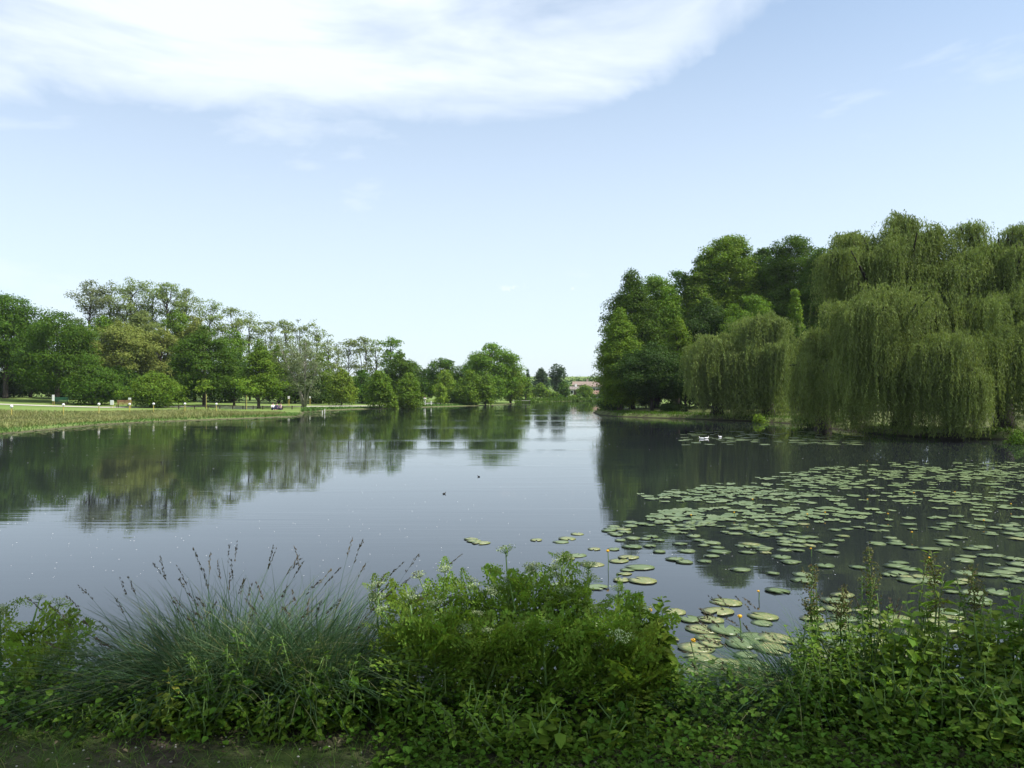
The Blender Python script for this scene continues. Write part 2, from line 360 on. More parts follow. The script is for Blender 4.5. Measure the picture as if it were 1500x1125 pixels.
def ground_mat():
    m, t = new_mat('ground')
    geo = t.node('ShaderNodeNewGeometry'); P = geo.outputs['Position']
    sepn = t.node('ShaderNodeSeparateXYZ'); t.l.new(P, sepn.inputs[0])
    n1 = t.noise(P, .09, 5, .6); n2 = t.noise(P, 1.6, 6, .65); n3 = t.noise(P, 22, 4, .7)
    lawn = t.mix(t.mapr(n1, .35, .65), (.115, .190, .040), (.165, .230, .062))
    lawn = t.mix(t.mapr(n2, .45, .70, 0, .6), lawn, (.16, .18, .07))
    mud = t.mix(n2, (.065, .062, .034), (.115, .105, .06))
    right_ = t.math('MULTIPLY', t.mapr(sepn.outputs[0], 6, 9), t.mapr(sepn.outputs[1], 112, 100))  # right bank: bare soil and mud, with the tree shade darkened into their colour
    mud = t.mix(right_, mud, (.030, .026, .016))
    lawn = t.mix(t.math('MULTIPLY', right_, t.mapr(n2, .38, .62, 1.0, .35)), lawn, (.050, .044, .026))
    soil = t.mix(t.mapr(n3, .35, .65), (.030, .026, .018), (.070, .060, .044))
    soil = t.mix(t.mapr(n2, .42, .58), soil, (.05, .075, .02))
    soil = t.mix(t.mapr(n3, .70, .74, 0, .6), soil, (.20, .19, .16))
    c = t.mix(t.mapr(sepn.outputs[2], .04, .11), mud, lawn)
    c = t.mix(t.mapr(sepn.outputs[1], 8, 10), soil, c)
    bp = t.node('ShaderNodeBump'); bp.inputs['Strength'].default_value = .6; bp.inputs['Distance'].default_value = .03; t.l.new(t.math('ADD', n3, n2), bp.inputs['Height'])
    out(t, principled(t, c, .95, .1, bp.outputs[0])); return m
def build_ground():
    az = np.concatenate([np.linspace(-180, -60, 41)[:-1], np.linspace(-60, -38, 60)[:-1], np.linspace(-38, 38, 330), np.linspace(38, 60, 60)[1:], np.linspace(60, 180, 41)[1:-1]])
    rr = np.concatenate([np.linspace(.6, 9, 60), 9 * np.exp(np.linspace(0, math.log(330 / 9), 300))[1:], np.geomspace(335, 2400, 14)])
    A, Q = np.meshgrid(np.radians(az), rr); x = np.sin(A) * Q; y = np.cos(A) * Q
    z = gz(x, y); n, k = A.shape
    vv = np.concatenate([np.stack([x, y, z], -1).reshape(-1, 3), [[0, 0, gz1(0, 0)]]])
    i = np.arange(n - 1)[:, None] * k; j = np.arange(k)[None]; j2 = (j + 1) % k
    f = np.stack([i + j, i + k + j, i + k + j2, i + j2], -1).reshape(-1, 4)[:, ::-1]
    mb = MB(); mb.add(vv, np.concatenate([f, [[q, (q + 1) % k, n * k, n * k] for q in range(k)]]))
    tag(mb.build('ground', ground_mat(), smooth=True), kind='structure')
build_ground()
mb = MB(); mb.add([(-400, 4, 0), (400, 4, 0), (400, 400, 0), (-400, 400, 0)], [(0, 1, 2, 3)])
tag(mb.build('water', M['water']), kind='structure')
def strip(name, pts, width, mat, lift=.04):
    p = np.array(pts, float); q = []
    for a, b in zip(p[:-1], p[1:]):
        q += [a + (b - a) * s_ for s_ in np.linspace(0, 1, 30)[:-1]]
    q = np.array(q + [p[-1]]); t_ = norm(np.gradient(q, axis=0)); nn = np.stack([-t_[:, 1], t_[:, 0]], -1)
    rows = [q + nn * width * s_ for s_ in (-.5, -.25, 0, .25, .5)]
    x = np.stack([r_[:, 0] for r_ in rows], 1); y = np.stack([r_[:, 1] for r_ in rows], 1)
    v_ = np.stack([x, y, gz(x, y) + lift], -1).reshape(-1, 3); n = len(q)
    i = np.arange(n - 1)[:, None] * 5; j = np.arange(4)[None]
    mb = MB(); mb.add(v_, np.stack([i + j, i + j + 1, i + j + 6, i + j + 5], -1).reshape(-1, 4)); return tag(mb.build(name, mat, smooth=True), kind='structure')
PATH = [(X(-150, 96), 96), (X(0, 97), 97), (X(150, 99), 99), (X(300, 112), 112), (X(420, 118), 118), (X(560, 128), 128), (X(640, 150), 150)]
strip('path', PATH, 3.2, plain('path_gravel', (.42, .40, .34), .95, .1, .15, 1.0), .05)

# ------------------------------------------------------------------ trees
PROF = {
 'round': ([0, .12, .3, .5, .7, .88, 1], [.45, .80, .98, 1, .84, .52, .12]),
 'dome': ([0, .12, .3, .55, .78, .92, 1], [.55, .85, 1, 1, .88, .62, .3]),
 'tall': ([0, .15, .35, .6, .8, 1], [.6, .9, 1, .88, .62, .12]),
 'cone': ([0, .1, .3, .6, .85, 1], [.75, 1, .86, .55, .26, .04]),
 'bush': ([0, .2, .45, .7, .88, 1], [.92, 1, .95, .78, .5, .12]),
 'fan': ([0, .2, .5, .8, 1], [.35, .55, .85, 1, .45]),
 'flame': ([0, .2, .5, .8, 1], [.55, .9, 1, .6, .1]),
}
def limb_path(a, b, rng, sag=.12, n=5):
    a = np.array(a, float); b = np.array(b, float); t_ = np.linspace(0, 1, n)[:, None]
    L_ = np.linalg.norm(b - a)
    p = a + (b - a) * t_; p[1:-1] += rng.normal(size=(n - 2, 3)) * L_ * .05
    p[:, 2] += np.sin(t_[:, 0] * math.pi) * L_ * sag
    return p
def clumps_to_leaves(mb, rng, C, CR, ls, dens, flat=.75, up=.45, tpl=DIAMOND, aspect=.62, jitter=.85):
    per = np.maximum(8, (dens * (CR / ls) ** 2)).astype(int); idx = np.repeat(np.arange(len(C)), per); n = len(idx)
    d = rand_unit(rng, n); d[:, 2] = np.where((d[:, 2] < -.1) & (rng.random(n) < .55), -d[:, 2], d[:, 2])
    rad = CR[idx] * (rng.random(n) ** .38) * (1 + .12 * rng.normal(size=n))
    pos = C[idx] + d * rad[:, None] * np.array([1, 1, flat])
    nr = norm(d * .8 + np.array([0, 0, up]) + jitter * rand_unit(rng, n) * .9)
    dv = norm(np.cross(nr, rand_unit(rng, n)))
    L_ = ls * rng.uniform(.7, 1.35, n)
    stamp(mb, tpl, pos, dv, nr, L_, L_ * aspect)
def tree(name, label, cat, px, top, wpx, d, kind='round', leaf='oak', bark='bark', low=.16, clump=.17, n=70, dens=8.5, lsz=1.75, group=None, shift=0, trunk_r=None, open_=.2, flat=.75, loc=None, H=None, seed=0):
    rng = np.random.default_rng(abs(hash((round(px * 7), round(top * 3), round(d * 11), seed))) % (2 ** 31))
    x, y = (X(px, d), d) if loc is None else loc
    g = gz1(x, y); 
    if H is None: H = Z(top, d) - g
    Wd = wpx / F * d if loc is None else wpx
    o = thing(name, label, cat, (x, y, g), 0, group)
    tz, tr = PROF[kind]; cr = clump * Wd
    z0 = H * low; n = int(n * 1.45 * min(2.6, max(1.0, .85 * (H - z0) / Wd)))
    tt = rng.random(4 * n); rr = np.interp(tt, tz, tr); tt = tt[rng.random(4 * n) < rr ** .8 + .1][:n]; rr = np.interp(tt, tz, tr); k = len(tt)
    fr = np.sqrt(rng.uniform(open_, 1, k)); an = rng.random(k) * 2 * math.pi
    CR = cr * rng.uniform(.5, 1.35, k) * np.where(tt > .85, .75, 1)
    lim = np.maximum(rr * Wd / 2 - CR * .55, .05 * Wd * rr) * rng.uniform(.64, 1.28, k)
    C = np.stack([np.cos(an) * fr * lim + shift * Wd * tt, np.sin(an) * fr * lim, z0 + CR * .5 + tt * (H - z0 - CR * 1.1)], -1)
    # a leading shoot so the crown reaches its height
    C = np.concatenate([C, [[shift * Wd, 0, H - cr * .45]]]); CR = np.concatenate([CR, [cr * .6]])
    ls = max(.05, d / 785 * lsz) if loc is None else lsz
    mb = MB(); clumps_to_leaves(mb, rng, C, CR, ls, dens, flat)
    mb.build('crown', M[leaf], o)
    tb = MB(); r0 = trunk_r or max(.12, H * .022)
    topz = z0 + (H - z0) * .75
    tp = np.array([[0, 0, -.15], [0, 0, .25], [.02 * H * rng.normal() * .3, .02 * H * rng.normal() * .3, topz * .4], [shift * Wd * .4 + .02 * H * rng.normal() * .4, .02 * H * rng.normal() * .4, topz * .75], [shift * Wd * .7, 0, topz]])
    tb.tube(tp, [r0 * 1.5, r0 * 1.05, r0 * .8, r0 * .5, r0 * .2], 8)
    for q in rng.choice(len(C), min(14, len(C)), replace=False):
        zb = np.clip(C[q, 2] - rng.uniform(.1, .35) * H, z0 * .7, topz * .95)
        a = [np.interp(zb, tp[:, 2], tp[:, 0]), np.interp(zb, tp[:, 2], tp[:, 1]), zb]
        tb.tube(limb_path(a, C[q], rng), np.linspace(r0 * .38, r0 * .08, 5), 5, cap=False)
    tb.build('trunk', M[bark], o, True)
    return o
def robinia(label, px, top, wpx, d, leaf='robinia', n=15, bark='dark_bark', bottom=.34, clump=.20, dens=5.2, stems=1, group='slender airy trees rising over the left wood'):
    rng = np.random.default_rng(int(px * 31 + top * 7)); n = int(n * 2.3); wpx *= 1.15
    x, y = X(px, d), d; g = gz1(x, y); H = Z(top, d) - g; Wd = wpx / F * d
    o = thing('robinia_tree', label, 'tree', (x, y, g), 0, group)
    cr = clump * Wd; k = n
    tt = np.sort(rng.random(k)) ** .8; an = rng.random(k) * 7; rad = Wd / 2 * np.sqrt(rng.uniform(.05, 1, k)) * np.interp(tt, [0, .5, .85, 1], [.7, 1, .85, .35])
    CR = cr * rng.uniform(.55, 1.2, k); C = np.stack([np.cos(an) * rad, np.sin(an) * rad, H * bottom + tt * (H * (1 - bottom) - CR * .5)], -1)
    C[-1] = (0, 0, H - CR[-1] * .5)
    mb = MB(); clumps_to_leaves(mb, rng, C, CR, d / 785 * 1.6, dens, .6, .5)
    mb.build('crown', M[leaf], o)
    tb = MB(); r0 = H * .0075
    for s_ in range(stems):
        off = (s_ - (stems - 1) / 2) * Wd * .22
        tp = np.array([[off * .2, 0, -.15], [off * .5 + rng.normal() * .1, 0, H * .3], [off + rng.normal() * .25, rng.normal() * .2, H * .6], [off * 1.2 + rng.normal() * .2, 0, H * .9]])
        tb.tube(tp, [r0 * 1.5, r0 * 1.1, r0 * .75, r0 * .2], 6)
    for q in range(k):
        zb = max(H * .25, C[q, 2] - rng.uniform(.08, .22) * H)
        a = [np.interp(zb, tp[:, 2], tp[:, 0]), np.interp(zb, tp[:, 2], tp[:, 1]), zb]
        tb.tube(limb_path(a, C[q], rng, .05), np.linspace(r0 * .4, r0 * .1, 5), 4, cap=False)
    tb.build('trunk', M[bark], o, True)
    return o

# ---- left bank, from the left edge of the lawn to the end of the lake
def oak(*a, **k): return tree('oak_tree', a[0], 'tree', *a[1:], **k)
def shrub(*a, **k):
    k.setdefault('kind', 'bush'); k.setdefault('low', .0); k.setdefault('trunk_r', .09); k.setdefault('clump', .2); k.setdefault('n', 55)
    return tree('shrub', a[0], 'shrub', *a[1:], **k)
oak('dark green spreading tree cut by the left edge of the view', 8, 430, 125, 118, kind='dome', leaf='oak', low=.22, n=85, clump=.15)
oak('broad dark oak beyond the left edge of the lawn', -75, 425, 120, 118, leaf='oak', low=.2)
oak('dense round dark green tree above the green bench', 84, 455, 118, 110, kind='dome', leaf='oak', low=.12, n=95, clump=.14)
oak('dark tree filling the gap behind the round tree at far left', 45, 480, 80, 126, leaf='deep', low=.05, n=50)
shrub('dark rounded shrub between the green bench and the brown bench', 136, 532, 84, 107, leaf='oak')
shrub('bright green spreading shrub just right of the brown bench', 225, 545, 84, 104, leaf='mid')
tree('olive_tinted_tree', 'yellowish brown leaved tree above the brown bench', 'tree', 175, 470, 105, 124, leaf='olive', low=.25, n=60, clump=.15, group=None)
tree('olive_tinted_tree', 'yellowish leaved tree behind the conical trees on the lawn', 'tree', 235, 478, 85, 126, leaf='olive', low=.22, n=45, clump=.15)
tree('olive_tinted_tree', 'slim olive tinted tree against the round dark oak', 'tree', 125, 478, 55, 120, leaf='olive', low=.2, n=32, clump=.2)
ROB = [(132, 410, 56, 136, 'airy grey green tree at the left end of the tall row'), (163, 412, 48, 138, 'tall airy tree second from the left of the tall row'), (190, 406, 56, 135, 'tallest airy tree of the row over the olive tree'),
       (217, 411, 44, 138, 'tall thin stemmed tree right of the tallest one'), (244, 414, 52, 136, 'airy tall tree above the yellowish tree'), (272, 422, 46, 139, 'sparse tall tree left of where the tall row steps down'),
       (309, 438, 46, 136, 'airy tree rising directly behind the wide conical tree'), (337, 450, 50, 138, 'flat topped airy tree right of the wide conical tree'), (366, 457, 46, 140, 'thin bare stemmed tree against the sky above the bright conical tree'),
       (394, 470, 32, 141, 'short airy tree right of the bright conical tree'), (416, 468, 40, 137, 'dense topped slender tree above the leaning tree'), (437, 467, 30, 140, 'thin pale tree standing behind the leaning tree'),
       (459, 468, 34, 141, 'slim tree with three airy tufts right of the leaning tree'), (481, 488, 30, 142, 'low thin airy tree beyond the lawn gap'), (497, 500, 26, 146, 'nearly bare pale tree with twiggy top'),
       (512, 496, 30, 148, 'slim airy tree left of the ivy clad pair'), (531, 493, 32, 147, 'airy tree with dark straight stems against the sky'), (549, 497, 28, 149, 'narrow airy tree beside the ivy clad one')]
for i, (px, top, wp, d, lab) in enumerate(ROB):
    robinia(lab, px, top, wp, d, leaf='grey' if i in (0, 1, 11, 14) else 'robinia', n=12 if i in (8, 14) else (24 if i < 6 else 18), stems=2 if i in (3, 9, 12, 16) else 1)
robinia('tall ivy wrapped tree with two open tufts at the top', 573, 493, 34, 146, leaf='mid', n=20, clump=.2, dens=7)
tree('lawn_tree', 'wide conical dark green tree with layered branches on the lawn', 'tree', 299, 474, 104, 112, kind='tall', leaf='oak', low=.09, n=110, clump=.13, flat=.5)
tree('lawn_tree', 'narrower bright green conical tree beside the sitting people', 'tree', 379, 494, 78, 108, kind='cone', leaf='mid', low=.13, n=85, clump=.15, flat=.55)
tree('lawn_tree', 'dark tree standing in the shade between the two conical trees', 'tree', 343, 515, 60, 118, kind='bush', leaf='deep', low=.1, n=45)
# leaning tree with several pale stems
def leaning():
    px, d = 447, 113; x, y = X(px, d), d; g = gz1(x, y); o = thing('leaning_tree', 'pale stemmed leaning tree with thin grey green leaves at the water edge', 'tree', (x, y, g)); rng = np.random.default_rng(5)
    s = d / F; tb = MB(); C = []
    ends = [(-36, -95), (-6, -84), (6, -96), (20, -62), (-18, -55)]
    for k, (dx, dy) in enumerate(ends):
        e = np.array([dx * s, rng.normal() * 1.2, -dy * s]); m1 = e * np.array([.28, .3, .36]); m2 = e * np.array([.72, .7, .7])
        tb.tube([(0.08 * (k - 3), 0, -.15), m1, m2, e], [.15, .11, .075, .025], 7)
        for q in range(26):
            f_ = rng.uniform(.45, 1.05); c = e * f_ + rng.normal(size=3) * np.array([1.1, 1.1, .9]); C.append(c)
            tb.tube(limb_path(e * (f_ * .85), c, rng, .05, 4), [.025, .018, .012, .006], 4, cap=False)
    C = np.array(C); C = C[C[:, 2] > .8]
    mb = MB(); clumps_to_leaves(mb, rng, C, rng.uniform(.5, 1.0, len(C)), .2, 3.6, .8, .3)
    mb.build('crown', M['grey'], o); tb.build('trunk', M['pale_bark'], o, True)
leaning()
shrub('round yellow green bush beyond the lawn right of the leaning tree', 500, 539, 46, 128, leaf='bright')
for px, top, wp, d, lf, lab in ((150, 462, 60, 131, 'mid', 'green tree filling below the left end of the tall row'), (205, 455, 64, 132, 'robinia', 'pale green tree under the tallest airy tree'), (258, 452, 56, 131, 'mid', 'green tree in the tall row left of the wide conical tree'), (285, 462, 50, 130, 'olive', 'yellowish tree at the left shoulder of the wide conical tree'), (340, 480, 56, 132, 'mid', 'green tree showing between the two conical tree tops'), (408, 505, 50, 131, 'mid', 'green tree right of the bright conical tree'), (432, 515, 44, 133, 'grey', 'grey green tree behind the leaning stems'), (470, 515, 40, 136, 'mid', 'green tree below the slim tufted tree')):
    tree('wood_tree', lab, 'tree', px, top, wp, d, kind='dome', leaf=lf, low=.1, n=40, clump=.17)
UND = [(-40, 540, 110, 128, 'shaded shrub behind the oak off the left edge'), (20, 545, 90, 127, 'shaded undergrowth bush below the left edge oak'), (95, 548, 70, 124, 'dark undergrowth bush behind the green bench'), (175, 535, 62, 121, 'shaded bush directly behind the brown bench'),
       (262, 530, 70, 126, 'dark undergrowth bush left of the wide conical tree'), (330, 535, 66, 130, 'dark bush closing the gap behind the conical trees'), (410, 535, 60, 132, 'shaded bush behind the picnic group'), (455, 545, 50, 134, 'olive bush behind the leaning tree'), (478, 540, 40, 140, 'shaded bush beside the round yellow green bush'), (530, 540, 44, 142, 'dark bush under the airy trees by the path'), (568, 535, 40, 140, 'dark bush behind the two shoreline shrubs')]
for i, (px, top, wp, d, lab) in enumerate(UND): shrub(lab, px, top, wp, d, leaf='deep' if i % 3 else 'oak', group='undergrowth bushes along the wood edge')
tree('oak_tree', 'dark drooping tree behind the shoreline shrubs', 'tree', 586, 514, 58, 138, leaf='oak', low=.1, n=60)
shrub('tall green shrub on the shore, left one of a pair', 556, 541, 46, 117, leaf='mid', n=60)
shrub('rounder shrub on the shore, right one of a pair', 598, 546, 46, 119, leaf='mid', n=60)
shrub('low ragged bush at the water between the shoreline pair', 577, 580, 20, 116, leaf='bright', n=20)
tree('oak_tree', 'round dark tree behind the bright green one mid shore', 'tree', 647, 524, 60, 156, kind='dome', leaf='oak', low=.08, n=60)
tree('oak_tree', 'small dark tree left of the big round tree', 'tree', 672, 536, 34, 158, leaf='oak', low=.05, n=35)
tree('lawn_tree', 'bright green upright tree in front of the round dark tree', 'tree', 652, 540, 42, 146, kind='tall', leaf='bright', low=.05, n=50)
shrub('small bright bush by the water near the white figure', 645, 561, 28, 136, leaf='bright', n=35)
shrub('green shrub trailing into the water left of the big tree', 688, 541, 46, 140, leaf='mid', n=60)
shrub('narrow shrub trailing into the water under the big tree', 711, 543, 30, 141, leaf='mid', n=45)
shrub('low dark bush between the bright bush and trailing shrubs', 667, 572, 30, 142, leaf='oak', n=30)
tree('oak_tree', 'largest round crowned tree on the middle shore', 'tree', 720, 502, 84, 156, kind='dome', leaf='mid', low=.02, n=110, clump=.13)
tree('oak_tree', 'lighter tree leaning out on the right of the big one', 'tree', 748, 524, 40, 160, leaf='bright', low=.02, n=50)
tree('oak_tree', 'dim tree receding behind the big shore tree', 'tree', 757, 540, 34, 178, leaf='mid', low=.02, n=45)
tree('cypress_tree', 'small upright tree at the water edge by the jetty', 'tree', 770, 549, 20, 176, kind='tall', leaf='mid', low=.15, n=40)
tree('conifer_tree', 'dark pointed conifer tip above the far shore trees', 'tree', 773, 541, 10, 232, kind='cone', leaf='poplar', low=.05, n=30, clump=.25)
tree('conifer_tree', 'far tree left of the poplars on the far shore', 'tree', 763, 552, 30, 226, kind='bush', leaf='poplar', low=.0, n=30, clump=.25)
tree('poplar_tree', 'bluish dense poplar, left one of the far pair', 'tree', 793, 539, 26, 228, kind='flame', leaf='poplar', low=.05, n=55, clump=.2)
tree('poplar_tree', 'bluish fan shaped poplar, tallest on the far shore', 'tree', 816, 533, 30, 230, kind='fan', leaf='poplar', low=.1, n=60, clump=.15)
shrub('rounded pale bush on the far bank below the poplars', 792, 561, 26, 207, leaf='mid', n=35, clump=.25)
shrub('bright low bush on the far bank right of the rounded one', 803, 571, 16, 205, leaf='bright', n=20, clump=.28)
shrub('dark bush on the far bank left of the houses', 826, 558, 22, 206, leaf='oak', n=35, clump=.25)
shrub('low dark bush at the foot of the poplars', 781, 568, 14, 206, leaf='oak', n=20, clump=.28)
shrub('green bush in front of the roofed houses', 857, 563, 27, 208, leaf='mid', n=30, clump=.25)
shrub('small dark bush by the water below the shed', 869, 577, 8, 206, leaf='oak', n=14, clump=.3)
for px, top, wp, d, lf, lab in ((812, 574, 16, 204, 'mid', 'low bush on the far bank under the fan shaped poplar'), (838, 579, 12, 204, 'mid', 'low bush on the far bank below the white house'), (847, 577, 12, 205, 'oak', 'small dark bush right of the white house'), (776, 575, 14, 204, 'bright', 'low bright bush beside the jetty shore'), (884, 572, 20, 206, 'oak', 'bush at the far bank touching the right bank trees'), (820, 578, 12, 203, 'oak', 'dark low bush at the water under the poplars')):
    shrub(lab, px, top, wp, d, leaf=lf, n=16, clump=.28)
for px, top, wp, d, lf, lab in ((622, 540, 44, 170, 'deep', 'dark tree closing the view behind the standing person'), (606, 530, 40, 172, 'oak', 'dark tree behind the drooping tree on the middle shore'), (690, 530, 44, 176, 'oak', 'dark tree behind the trailing shrubs'), (745, 545, 36, 200, 'oak', 'far dark tree right of the big round tree')):
    tree('wood_tree', lab, 'tree', px, top, wp, d, kind='dome', leaf=lf, low=.02, n=45, clump=.2)
def wood():
    rng = np.random.default_rng(9); mb = MB(); C = []
    for i in range(420):
        x_ = rng.uniform(-60, 90); y_ = rng.uniform(275, 310); C.append((x_, y_, gz1(x_, y_) + rng.uniform(0, 1) * (4.2 + 1.6 * wob(x_ * .3, 0))))
    clumps_to_leaves(mb, rng, np.array(C), rng.uniform(1.2, 2.2, len(C)), .65, 6, .8)
    tag(mb.build('distant_wood', M['poplar']), 'low line of distant woods behind the houses', 'wood', None, 'stuff')
wood()

# ---- right bank
tree('cypress_tree', 'tall feathery dark cypress at the tip of the right bank', 'tree', 926, 393, 100, 95, kind='tall', leaf='oak', low=.03, n=110, clump=.15, flat=.9, bark='dark_bark')
tree('cypress_tree', 'bright green feathery cypress leaning over the lake', 'tree', 908, 450, 74, 88, kind='tall', leaf='cypress', low=.02, n=90, clump=.17, flat=.7)
tree('cypress_tree', 'second tall cypress right behind the tip of the bank', 'tree', 962, 404, 88, 97, kind='dome', leaf='mid', low=.08, n=90, clump=.16, flat=.9, bark='dark_bark')
tree('cypress_tree', 'dark upright tree between the cypresses and the big bright crown', 'tree', 994, 396, 84, 100, kind='dome', leaf='oak', low=.1, n=100, clump=.15)
tree('oak_tree', 'tallest bright leaved round crown behind the small willows', 'tree', 1065, 343, 126, 100, kind='dome', leaf='cypress', low=.12, n=230, clump=.12, open_=.1, dens=9.0)
tree('oak_tree', 'high dark crown between the bright crown and the big willow', 'tree', 1163, 344, 122, 94, kind='dome', leaf='oak', low=.12, n=190, clump=.13, open_=.1, dens=9.0)
tree('oak_tree', 'dark tree top showing behind the left of the big willow', 'tree', 1232, 344, 80, 84, kind='dome', leaf='oak', low=.2, n=70)
tree('oak_tree', 'dark dense tree below the tallest bright crown', 'tree', 1035, 436, 110, 92, leaf='deep', low=.1, n=150, clump=.15)
tree('oak_tree', 'mid green tree between the dark upright tree and the bright crown', 'tree', 1022, 398, 84, 97, leaf='mid', low=.1, n=110, clump=.15)
tree('oak_tree', 'dark tree filling between the two highest crowns', 'tree', 1115, 385, 90, 98, leaf='deep', low=.1, n=110, clump=.15)
tree('oak_tree', 'small bright leaved tree among dark crowns', 'tree', 993, 463, 46, 86, leaf='cypress', low=.35, n=40, clump=.2)
tree('oak_tree', 'mid green tree above the paired small willows', 'tree', 1100, 432, 110, 88, kind='dome', leaf='mid', low=.15, n=90, clump=.14)
tree('cypress_tree', 'bright narrow cypress between dark crown and big willow', 'tree', 1165, 422, 46, 78, kind='cone', leaf='cypress', low=.15, n=70, clump=.17)
tree('oak_tree', 'dark tree bridging to the left of the tallest bright crown', 'tree', 1030, 376, 76, 99, kind='dome', leaf='oak', low=.1, n=90, clump=.16)
tree('oak_tree', 'dark crown bridging the notch right of the tallest bright crown', 'tree', 1118, 362, 76, 99, kind='dome', leaf='oak', low=.1, n=90, clump=.16)
tree('oak_tree', 'dark crown in the notch beside the top left of the big willow', 'tree', 1200, 362, 76, 88, kind='dome', leaf='oak', low=.1, n=90, clump=.16)
BACK = [(905, 575, 60, 97), (955, 572, 70, 99), (1010, 570, 70, 98), (1065, 572, 70, 96), (1120, 570, 70, 92), (1180, 568, 80, 90), (1245, 566, 90, 86), (1320, 562, 90, 88), (1400, 562, 100, 86), (1480, 558, 100, 86), (1570, 556, 110, 84)]
BL = ['by the tip of the right bank', 'behind the cypress trunks', 'behind the shaded tree left of the small willows', 'behind the smaller willow', 'behind the second small willow', 'in the gap between small and big willows', 'behind the low shaded willow', 'seen under the largest willow', 'behind the lit front willow', 'under the right edge willow', 'beyond the right edge']
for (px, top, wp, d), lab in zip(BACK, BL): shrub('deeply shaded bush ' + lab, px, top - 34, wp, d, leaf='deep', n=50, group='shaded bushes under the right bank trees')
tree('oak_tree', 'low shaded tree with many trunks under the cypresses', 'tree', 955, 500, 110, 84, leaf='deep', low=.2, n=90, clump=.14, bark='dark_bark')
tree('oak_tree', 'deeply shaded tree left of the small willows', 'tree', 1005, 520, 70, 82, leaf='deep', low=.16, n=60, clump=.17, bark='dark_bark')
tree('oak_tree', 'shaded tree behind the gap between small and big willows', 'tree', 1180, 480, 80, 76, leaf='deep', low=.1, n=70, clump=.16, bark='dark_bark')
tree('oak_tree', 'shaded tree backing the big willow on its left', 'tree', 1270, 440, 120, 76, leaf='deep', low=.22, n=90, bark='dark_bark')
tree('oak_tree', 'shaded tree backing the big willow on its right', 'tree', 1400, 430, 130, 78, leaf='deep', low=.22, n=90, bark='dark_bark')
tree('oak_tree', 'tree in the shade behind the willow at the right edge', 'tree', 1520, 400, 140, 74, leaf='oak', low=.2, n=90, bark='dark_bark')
shrub('dark shrub at the water on the tip of the right bank', 898, 578, 40, 90, leaf='deep', n=40)
shrub('low shaded bush left of the small willows at the water', 985, 592, 46, 82, leaf='deep', n=30)
shrub('bright grassy bush at the foot of the small willow', 1112, 606, 26, 66, leaf='bright', n=26)
shrub('lit shrub at the water edge cut by the right side', 1490, 630, 40, 39.5, leaf='mid', n=40)
shrub('shaded bush along the bank under the big willow', 1200, 605, 60, 58, leaf='deep', n=40)

